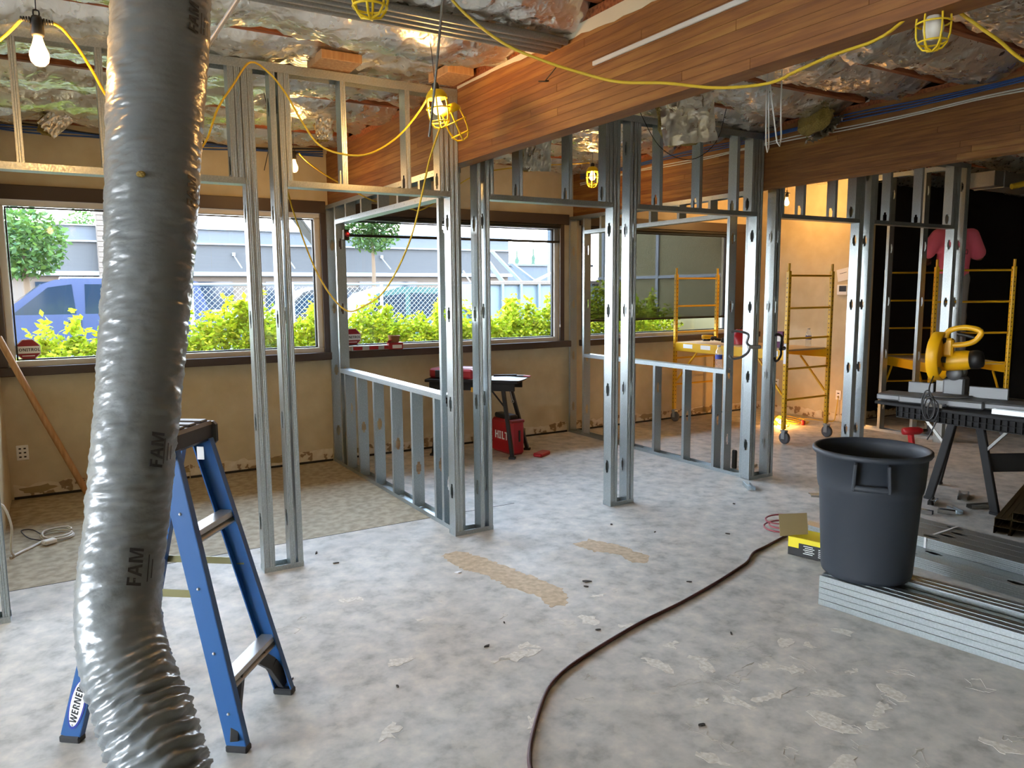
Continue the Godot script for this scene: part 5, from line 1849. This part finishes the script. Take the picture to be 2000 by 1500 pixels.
func overhead() -> void:
	chunk("big torn foil-faced insulation batt hanging below the orange beam", V(3.06, 2.72, -3.25), V(0.28, 0.44, 0.09), Basis(Vector3.UP, -0.45) * Basis(V(0, 0, 1), 0.12), 1)
	chunk("small torn foil batt with yellow fibre above the middle doorway", V(3.13, 2.83, -4.88), V(0.2, 0.5, 0.08), Basis(Vector3.UP, -0.3), 2)
	chunk("loose clump of yellow fibre insulation on top of the dark beam", V(5.1, 2.97, -3.95), V(0.3, 0.2, 0.12), Basis(Vector3.UP, 1.2) * Basis(V(1, 0, 0), 0.7), 3)
	chunk("foil flap with fibre dangling left of the corner post", V(1.86, 2.93, -5.9), V(0.12, 0.16, 0.05), Basis(Vector3.UP, -0.2), 4)
	chunk("ragged tear of fibre in the foil ceiling, far left", V(0.08, 3.0, -7.0), V(0.2, 0.14, 0.06), Basis(Vector3.UP, 0.3) * Basis(V(0, 0, 1), 0.8), 5)
	solo(tb(curve([V(-0.66, 3.06, -5.77), V(-0.635, 2.9, -5.75), V(-0.63, 2.76, -5.74)], 0.05), 0.016, 8), "pipe_stub", M.steel_dull, "upper short grey pipe hanging at the left edge of ceiling", "pipe")
	solo(tb(curve([V(-0.36, 3.05, -6.75), V(-0.33, 2.95, -6.74), V(-0.325, 2.86, -6.73)], 0.05), 0.016, 8), "pipe_stub", M.vinyl, "lower short pale pipe hanging at the left edge of ceiling", "pipe")
	# grey conduits near the beam
	for k in 4:
		solo(tb([V(-2.6, 2.95, -3.5 + 0.06 * k), V(2.33, 2.95, -3.5 + 0.06 * k)], 0.019, 10), "ceiling_conduit", M.steel_dull, ["grey steel conduit nearest the windows, in the bundle under the foil", "second grey conduit of the bundle, counted from the windows", "third grey conduit of the bundle, counted from the windows", "grey steel conduit nearest the camera, in the bundle under foil"][k], "conduit", "conduits left of the beam")
	solo(tb([V(1.51, 3.04, -3.04), V(1.48, 2.69, -3.07), V(1.468, 2.53, -3.09), V(1.452, 2.36, -3.11)], 0.006, 8), "hanger_rod", M.steel_dull, "thin steel rod dangling from ceiling left of the beam", "rod")
	solo(tb([V(0.83, 3.05, -3.68), V(0.721, 2.88, -3.85), V(0.65, 2.77, -3.92)], 0.011, 8), "diagonal_rod", M.alu, "shiny diagonal brace rod above the second post", "rod")
	solo(tb(curve([V(0.013, 2.655, -3.169), V(0.016, 2.8, -3.165), V(0.03, 3.03, -3.15)], 0.1), 0.002, 5), "hanger_wire", M.print_dark, "thin black wire holding the bare bulb at upper left", "wire")
	# white conduit strip on the big beam
	var c := thing("cable_raceway", "thin white cable raceway fixed to the orange beam's face", "raceway")
	part(bx(V(2.333, 2.787, -2.1), V(0.013, 0.022, 2.0), 0.003), "channel", M.white_paint, c)
	part(bx(V(2.336, 2.787, -3.085), V(0.016, 0.02, 0.03), 0.002), "end_cap", M.white, c)
	# blocks on the ceiling track
	for q in [[V(1.5, 3.025, -4.5), 0.24, "pale wood block resting on the ceiling track, left"], [V(2.22, 3.03, -4.42), 0.18, "pale wood block beside the beam above the corner post"]]:
		solo(bx(q[0], V(q[1], 0.05, 0.28), 0.003), "wood_block", M.raw_wood, q[2], "wood block")
	# cables along the window wall and the right beam
	for k in 4:
		var p := []
		for i in 12:
			var x := -0.4 + 2.7 * i / 11.0
			p.append(V(x, 2.995 + 0.014 * k - 0.012 * sin(i * 1.3 + k) - 0.03 * sin(PI * i / 11.0), -7.335 + 0.008 * (k % 2)))
		solo(tb(curve(p, 0.1), 0.007, 6), "wall_data_cable", M.cable_blue if k < 3 else M.cord_black, ["lowest blue cable along the top of the window wall", "second blue cable up along the window wall's top", "uppermost blue cable along the top of the window wall", "black cable above the blue ones, top of window wall"][k], "cable", "cables at the top of the window wall")
	for k in 5:
		var p := []
		for i in 16:
			var z := -7.2 + 7.4 * i / 15.0
			p.append(V(5.25 - 0.004 * (k % 2), 3.0 - 0.016 * k - 0.02 * absf(sin(i * 0.9 + 0.35 * k)) - (0.03 if k > 2 else 0.0), z))
		solo(tb(curve(p, 0.1), 0.0055, 6), "beam_cable", M.cable_blue if k < 3 else M.cord_white, ["uppermost blue cable along the dark right beam", "middle blue cable along the dark right beam", "lowest blue cable along the dark right beam", "upper white cable along the dark right beam", "lower white cable along the dark right beam"][k], "cable", "cables along the right beam")
	solo(tb(curve([V(2.83, 2.98, -2.44), V(2.815, 2.66, -2.444), V(2.785, 2.33, -2.412), V(2.8, 2.32, -2.41), V(2.808, 2.4, -2.42), V(2.812, 2.62, -2.43), V(2.83, 2.345, -2.39), V(2.85, 2.36, -2.385), V(2.86, 2.5, -2.4), V(2.88, 2.98, -2.42)], 0.03), 0.0035, 6), "white_string", M.cord_white, "white string dangling in loops before the dark beam", "string")
	var wires := [[V(0.5, 3.03, -4.0), V(0.56, 2.86, -4.02), V(0.6, 2.7, -4.05), V(0.58, 2.62, -4.05)], [V(1.25, 3.02, -5.2), V(1.3, 2.75, -5.25), V(1.26, 2.5, -5.3)], [V(3.6, 3.02, -4.3), V(3.75, 2.7, -4.2), V(4.0, 2.62, -4.15), V(4.2, 2.75, -4.1), V(4.3, 3.0, -4.1)]]
	for k in 3:
		solo(tb(curve(wires[k], 0.05), 0.0028, 5), "loose_wire", M.cord_black, ["thin black wire dangling right of the duct top", "thin black wire dangling behind the second post", "thin black wire looping in front of dark beam"][k], "wire")
	# yellow hose and pale duct edge in the black room's ceiling
	solo(tb(curve([V(8.55, 2.72, -4.2), V(8.9, 2.8, -4.0), V(9.4, 2.88, -3.6), V(9.8, 2.92, -3.3)], 0.1), 0.03, 10), "yellow_hose", M.cord_yellow, "thick yellow cable above the studs at right edge", "hose")
	c = thing("metal_duct", "grey sheet metal duct under ceiling of the black room", "duct", V(10.4, 2.85, -4.6))
	part(bx(Vector3.ZERO, V(3.4, 0.16, 0.3), 0.004), "trunk", M.steel_dull, c)
	for k in 4:
		part(bx(V(-1.5 + k, 0, 0), V(0.03, 0.18, 0.32), 0.003), "joint_flange", M.steel_dull, c)

# ---------------------------------------------------------------- outside the windows
func leaves(g: G, c: Vector3, r: Vector3, n: int, size: float, base: Color, vary: float, rn: RandomNumberGenerator) -> void:
	g.smooth(false)
	for k in n:
		var d := V(rn.randfn(), rn.randfn(), rn.randfn()).normalized()
		var f := pow(rn.randf(), 0.33)
		var p := c + d * r * f
		var u := V(rn.randfn(), rn.randfn() * 0.6, rn.randfn()).normalized()
		var w := u.cross(V(rn.randfn(), rn.randfn() + 0.8, rn.randfn())).normalized()
		var s := size * rn.randf_range(0.7, 1.35)
		var q := rn.randf_range(1.0 - vary, 1.0 + vary)
		g.col = Color(base.r * q * rn.randf_range(0.85, 1.15), base.g * q, base.b * q * rn.randf_range(0.6, 1.3))
		g.tri(p, p + u * s * 0.5 + w * s * 0.28, p + u * s)
		g.tri(p, p + u * s, p + u * s * 0.5 - w * s * 0.28)

func outdoors() -> void:
	var rn := RandomNumberGenerator.new()
	rn.seed = 33
	var gr := struct("ground_outside")
	part(bx(V(10, -0.3, -58.0), V(220, 0.2, 100.0)), "paving", M.asphalt, gr)
	part(bx(V(-60, -0.3, 20), V(100, 0.2, 56)), "paving", M.asphalt, gr)
	part(bx(V(20, -0.3, 26), V(46, 0.2, 44)), "paving", M.asphalt, gr)
	# hedge plants under the windows
	var sp := [[-0.55, 1.2, 1], [0.2, 1.38, 5], [1.0, 1.4, 2], [1.8, 1.6, 5], [2.6, 1.5, 3], [3.4, 1.55, 3], [4.2, 1.5, 3], [5.0, 1.45, 3], [5.75, 1.55, 4], [6.5, 1.62, 4], [7.25, 1.7, 4], [8.05, 1.55, 3]]
	var lab := ["first leafy green shrub from the left outside the leftmost window", "tall sprigged shrub in front of the blue truck's doors", "low shrub between truck and fence behind the grey duct", "tall yellow-green shrub right of the grey duct, leftmost window", "yellow-green shrub outside, at the right end of leftmost window", "shrub outside behind the partition stud, left end of middle window", "shrub outside the middle window below the fence", "shrub outside right behind the corner post, middle window", "shrub outside below the rusty container, middle window", "shrub outside at right end of the middle window", "shrub seen through the grey shade, left in right window", "low shrub at the wing wall, seen below the grey shade"]
	for k in sp.size():
		var x: float = sp[k][0]
		var h: float = sp[k][1]
		var t := thing("shrub", lab[k], "shrub", V(x, -0.2, -9.15 + rn.randf_range(-0.15, 0.15)), 0.0, "hedge outside the windows")
		var g := G.new()
		for j in 7:
			var a := rn.randf() * TAU
			g.tube([V(0, 0, 0), V(cos(a) * 0.12, h * 0.45, sin(a) * 0.12), V(cos(a) * 0.25, h * 0.95, sin(a) * 0.2)], [0.014, 0.009, 0.005], 5)
		part(g, "stem", M.bark, t)
		g = G.new()
		g.smooth(false)
		for j in 5200:
			var px := rn.randf_range(-0.47, 0.47)
			var pz := rn.randf_range(-0.42, 0.42)
			var topy := h * (1.0 + 0.16 * noise.get_noise_2d((x + px) * 3.2, pz * 3.0)) * (1.0 - 0.25 * pz * pz * 4.0)
			var p := V(px, topy * (1.0 - pow(rn.randf(), 1.7) * 0.85), pz)
			var u := V(rn.randfn(), rn.randfn() * 0.5, rn.randfn()).normalized()
			var w := u.cross(V(rn.randfn(), rn.randfn() + 0.9, rn.randfn())).normalized()
			var sz := 0.062 * rn.randf_range(0.7, 1.4)
			var q := rn.randf_range(0.6, 1.35)
			g.col = Color(0.36 * q * rn.randf_range(0.8, 1.2), 0.4 * q, 0.045 * q)
			g.tri(p, p + u * sz * 0.5 + w * sz * 0.3, p + u * sz)
			g.tri(p, p + u * sz, p + u * sz * 0.5 - w * sz * 0.3)
		for j in sp[k][2]:
			leaves(g, V(rn.randf_range(-0.35, 0.35), h + 0.05, rn.randf_range(-0.2, 0.2)), V(0.07, rn.randf_range(0.16, 0.34), 0.07), 90, 0.08, Color(0.42, 0.46, 0.06), 0.3, rn)
		part(g, "foliage", M.leaf, t)
	# blue pickup
	var t := thing("pickup_truck", "blue crew-cab pickup truck parked outside the leftmost window", "truck", V(0, -0.2, -17.0))
	var body := [Vector2(-2.7, 0.75), Vector2(-2.72, 1.2), Vector2(-2.55, 1.36), Vector2(-1.05, 1.46), Vector2(-0.95, 1.47), Vector2(-0.88, 1.5), Vector2(3.1, 1.5), Vector2(3.7, 1.5), Vector2(3.7, 0.75)]
	var g := G.new()
	g.prism(body, -1.95, Transform3D(Basis(), V(0, 0, 0)))
	part(g, "body", M.truck_blue, t)
	g = G.new()
	g.prism([Vector2(-0.95, 1.48), Vector2(-0.2, 2.08), Vector2(0.0, 2.16), Vector2(0.3, 2.2), Vector2(2.3, 2.2), Vector2(2.6, 2.12), Vector2(2.8, 1.48)], -1.7, Transform3D(Basis(), V(0, 0, -0.1)))
	part(g, "cab", M.truck_blue, t)
	part(bx(V(1.25, 2.205, -0.95), V(2.3, 0.03, 1.5), 0.01), "roof", M.car_white, t)
	part(bx(V(0.5, 0.62, 0.005), V(6.3, 0.3, 0.02)), "lower_panel", M.truck_grey, t)
	for q in [[Vector2(-0.72, 1.5), Vector2(-0.1, 2.02), Vector2(0.3, 2.08), Vector2(0.34, 1.5)], [Vector2(0.5, 1.5), Vector2(0.52, 2.08), Vector2(1.2, 2.08), Vector2(1.3, 1.5)], [Vector2(1.45, 1.5), Vector2(1.4, 2.08), Vector2(2.1, 2.06), Vector2(2.3, 1.5)]]:
		g = G.new()
		g.prism(q, 0.012, Transform3D(Basis(), V(0, 0, -0.1)))
		part(g, "side_window", M.car_glass, t)
	g = G.new()
	g.face([V(-0.98, 1.5, -0.2), V(-0.22, 2.09, -0.2), V(-0.22, 2.09, -1.7), V(-0.98, 1.5, -1.7)], V(-1, 1, 0))
	part(g, "windscreen", M.car_glass, t)
	part(bx(V(-0.82, 1.62, 0.16), V(0.16, 0.26, 0.1), 0.03), "wing_mirror", M.black, t)
	part(bx(V(0.42, 1.1, 0.003), V(0.012, 0.7, 0.006)), "door_gap", M.black, t)
	part(bx(V(1.38, 1.1, 0.003), V(0.012, 0.7, 0.006)), "door_gap", M.black, t)
	part(bx(V(0.26, 1.35, 0.012), V(0.16, 0.035, 0.02), 0.006), "door_handle", M.black, t)
	for x in [-1.75, 2.9]:
		g = G.new()
		g.lathe([[0.05, -0.12], [0.38, -0.12], [0.41, -0.08], [0.41, 0.08], [0.38, 0.12], [0.05, 0.12]], V(x, 0.41, -0.14), 22, Basis(V(1, 0, 0), V(0, 0, 1), V(0, -1, 0)))
		part(g, "wheel", M.tyre, t)
	# cars behind the fence
	car("dark green car behind the fence outside the middle window", V(6.2, -0.2, -15.2), M.car_green, 1.0)
	car("white car glaring in the sun behind the hedge, middle window", V(8.4, -0.2, -17.6), M.car_white, 0.78)
	car("dark vehicle partly hidden behind the second and third posts", V(6.4, -0.2, -21.5), M.black, 1.02)
	# chain link fence
	t = thing("chain_link_fence", "grey chain-link fence standing behind the hedge", "fence", V(0, -0.2, -12.2))
	for k in 4:
		part(tb([V(1.75 + 1.5 * k, 0, 0), V(1.75 + 1.5 * k, 2.05, 0)], 0.03, 8), "post", M.fence_wire, t)
	part(tb([V(1.75, 2.02, 0), V(6.25, 2.02, 0)], 0.02, 8), "top_rail", M.fence_wire, t)
	g = G.new()
	var n := 75
	for k in range(-26, n):
		var x := 1.75 + k * 0.06 * 1.4142
		for s in [-1.0, 1.0]:
			var a := Vector2(x, 0.05) if s > 0 else Vector2(x, 1.98)
			var b := Vector2(x + 1.93, 1.98) if s > 0 else Vector2(x + 1.93, 0.05)
			if a.x < 1.75:
				var f := (1.75 - a.x) / (b.x - a.x)
				a = a.lerp(b, f)
			if b.x > 6.25:
				var f := (6.25 - a.x) / (b.x - a.x)
				b = a.lerp(b, f)
			if b.x > a.x:
				g.tube([V(a.x, a.y, 0.003 * s), V(b.x, b.y, 0.003 * s)], 0.0028, 3, false)
	var fm := part(g, "wire_mesh", M.fence_wire, t)
	fm.set_meta("kind", "stuff")
	# long building opposite
	t = thing("opposite_building", "long grey commercial building with lapped siding across the street", "building", V(0, -0.2, -40.0))
	part(bx(V(6.0, 1.4, -4.1), V(35.6, 2.8, 8.0)), "ground_floor", M.stone, t)
	part(bx(V(6.0, 3.9, -4.1), V(35.6, 2.2, 8.0)), "upper_wall", M.siding, t)
	part(bx(V(6.0, 2.82, 0.06), V(35.8, 0.2, 0.5), 0.02), "fascia", M.fascia, t)
	part(bx(V(6.0, 4.28, 0.02), V(35.8, 0.08, 0.3), 0.01), "trim_band", M.fascia, t)
	for k in 7:
		part(bx(V(6.0, 3.02 + 0.19 * k, 0.0), V(35.6, 0.2, 0.05), 0.0, Basis(V(1, 0, 0), 0.1)), "siding_board", M.siding, t)
	for k in 4:
		part(bx(V(6.0, 4.4 + 0.17 * k, -0.02), V(35.6, 0.18, 0.05), 0.0, Basis(V(1, 0, 0), 0.1)), "siding_board", M.siding_light, t)
	part(bx(V(6.0, 5.0, -0.1), V(35.9, 0.06, 0.5)), "roof_cap", M.fascia, t)
	part(bx(V(2.3, 2.85, 0.2), V(0.95, 5.7, 0.7), 0.02), "stone_pillar", M.stone, t)
	for k in 24:
		part(bx(V(2.3 + rn.randf_range(-0.02, 0.02), 0.13 + 0.235 * k, 0.56), V(0.92, 0.215, 0.05), 0.01), "stone_course", M.stone, t)
	for k in 7:
		part(bx(V(-9.0 + 5.0 * k, 1.3, 0.0), V(3.4, 2.3, 0.1)), "shop_window", M.car_glass, t)
	for k in 5:
		g = G.new()
		g.bar(V(5.2 + 2.6 * k, 3.75, 0.1), V(5.4 + 2.6 * k, 3.1, 0.9), 0.04, 0.04)
		g.box(V(5.2 + 2.6 * k, 3.8, 0.12), V(0.14, 0.16, 0.1))
		part(g, "sign_lamp", M.fascia, t)
	# low grey building, pole and conifers far off at the right
	t = thing("far_building", "low grey building far behind the container", "building", V(30.5, -0.2, -50.0))
	part(bx(V(0, 1.9, -4), V(14.0, 3.8, 8.0), 0.02), "walls", M.far_building, t)
	part(bx(V(0, 3.85, -4), V(14.3, 0.16, 8.3), 0.02), "roof_edge", M.siding_light, t)
	t = thing("light_pole", "tall pale street light pole right of the container", "pole", V(20.8, -0.2, -31.0))
	part(tb([V(0, 0, 0), V(0, 8.0, 0)], 0.14, 12), "shaft", M.dumpster, t)
	part(bx(V(0.5, 8.0, 0), V(1.2, 0.12, 0.3), 0.03), "lamp_head", M.dumpster, t)
	for k in 3:
		var q: Array = [[54.9, -90.0, 7.6, "slender dark conifer far away, left of the pair"], [58.2, -91.0, 8.1, "larger dark conifer far away, beside the pole"], [51.2, -92.0, 6.3, "smallest dark conifer top far away over the container"]][k]
		t = thing("conifer", q[3], "tree", V(q[0], -0.2, q[1]))
		part(tb([V(0, 0, 0), V(0, q[2] * 0.9, 0)], [0.16, 0.05], 6), "trunk", M.bark, t)
		g = G.new()
		var rings := []
		for i in 14:
			var f := i / 13.0
			var ring := []
			for j in 12:
				var r: float = (1.0 - f) * (1.3 if i % 2 == 0 else 0.75) * (0.7 + 0.5 * rn.randf())
				ring.append(V(cos(TAU * j / 12) * r, 0.8 + f * (q[2] - 0.8), sin(TAU * j / 12) * r))
			rings.append(ring)
		g.ringed(rings)
		part(g, "foliage", M.conifer, t)
	# container with rubbish
	t = thing("rusty_container", "pale blue rusty steel waste container outside the middle window", "container", V(12.6, -0.2, -20.0))
	part(bx(V(0.8, 1.05, -1.2), V(5.0, 2.1, 2.3), 0.02), "tank", M.dumpster, t)
	for k in 8:
		part(bx(V(-1.6 + 0.66 * k, 1.05, -0.0), V(0.09, 2.1, 0.14), 0.01), "rib", M.dumpster, t)
	part(bx(V(0.8, 2.13, -0.02), V(5.1, 0.12, 0.16), 0.02), "rim", M.stone, t)
	t = thing("demolition_boards", "pale broken boards sticking out of the waste container", "debris", V(12.4, 1.95, -20.5))
	for q in [[V(-0.4, 0, 0), V(-1.1, 0.75, 0.1)], [V(0.2, 0, 0.1), V(-0.8, 0.95, 0.0)], [V(0.8, 0, 0), V(-0.2, 0.6, 0.1)], [V(-1.6, 0.0, 0.1), V(-1.8, 0.35, 0)], [V(0.5, 0, 0.3), V(1.4, 0.35, 0.2)]]:
		g = G.new()
		g.bar(q[0], q[1], 0.22, 0.04, 0.004)
		part(g, "board", M.fascia, t)
	# trees
	for q in [[-0.75, -28.0, 3.35, 1.25, "round-crowned green tree at the left edge of leftmost window"], [2.2, -52.0, 5.2, 1.9, "tree crown showing above the opposite roof, leftmost window"], [13.6, -36.0, 4.95, 1.4, "tree seen through the dark shade of the middle window"]]:
		t = thing("tree", q[4], "tree", V(q[0], -0.2, q[1]))
		part(tb([V(0, 0, 0), V(0.05, q[2] * 0.6, 0), V(0, q[2], 0)], [0.14, 0.1, 0.05], 8), "trunk", M.bark, t)
		g = G.new()
		leaves(g, V(0, q[2] + 0.1, 0), V(1, 0.9, 1) * q[3], 2600, 0.2, Color(0.075, 0.125, 0.05), 0.4, rn)
		part(g, "crown", M.leaf, t)
	# projecting wing of this building, seen in the right window
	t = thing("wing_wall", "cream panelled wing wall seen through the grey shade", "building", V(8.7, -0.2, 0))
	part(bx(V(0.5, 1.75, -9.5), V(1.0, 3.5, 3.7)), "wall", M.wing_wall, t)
	for z in [-8.2, -9.73, -11.2]:
		part(bx(V(-0.012, 1.75, z), V(0.03, 3.5, 0.07), 0.004), "joint_batten", M.fascia, t)
	for y in [2.1, 3.3]:
		part(bx(V(-0.01, y, -9.5), V(0.024, 0.05, 3.7), 0.004), "joint_batten", M.fascia, t)
	t = thing("eave_bracket", "grey diagonal eave brace outside top right of leftmost window", "bracket", V(2.35, 2.3, -8.0))
	g = G.new()
	g.bar(V(0.05, -0.1, 0), V(-0.53, 0.98, -0.72), 0.06, 0.08, 0.005)
	part(g, "strut", M.eave, t)

func car(label: String, at: Vector3, m: Material, k: float) -> void:
	var t := thing("parked_car", label, "car", at)
	var g := G.new()
	g.prism([Vector2(-2.1, 0.35), Vector2(-2.15, 0.95), Vector2(-1.9, 1.12), Vector2(-0.9, 1.2), Vector2(1.6, 1.25), Vector2(2.1, 1.15), Vector2(2.15, 0.35)], -1.75, Transform3D(Basis() * k, Vector3.ZERO))
	part(g, "body", m, t)
	g = G.new()
	g.prism([Vector2(-1.1, 1.18), Vector2(-0.35, 1.85), Vector2(0.2, 2.0), Vector2(1.4, 1.95), Vector2(1.9, 1.22)], -1.5, Transform3D(Basis() * k, V(0, 0, -0.12)))
	part(g, "cabin", m, t)
	for q in [[Vector2(-0.85, 1.25), Vector2(-0.3, 1.78), Vector2(0.3, 1.86), Vector2(0.3, 1.25)], [Vector2(0.42, 1.25), Vector2(0.42, 1.86), Vector2(1.25, 1.84), Vector2(1.6, 1.28)]]:
		g = G.new()
		g.prism(q, 0.015, Transform3D(Basis() * k, V(0, 0, -0.12)))
		part(g, "side_window", M.car_glass, t)
	for x in [-1.4, 1.35]:
		g = G.new()
		g.lathe([[0.05, -0.1], [0.32, -0.1], [0.35, -0.06], [0.35, 0.06], [0.32, 0.1], [0.05, 0.1]], V(x, 0.35, -0.12) * k, 18, Basis(V(1, 0, 0), V(0, 0, 1), V(0, -1, 0)) * k)
		part(g, "wheel", M.tyre, t)
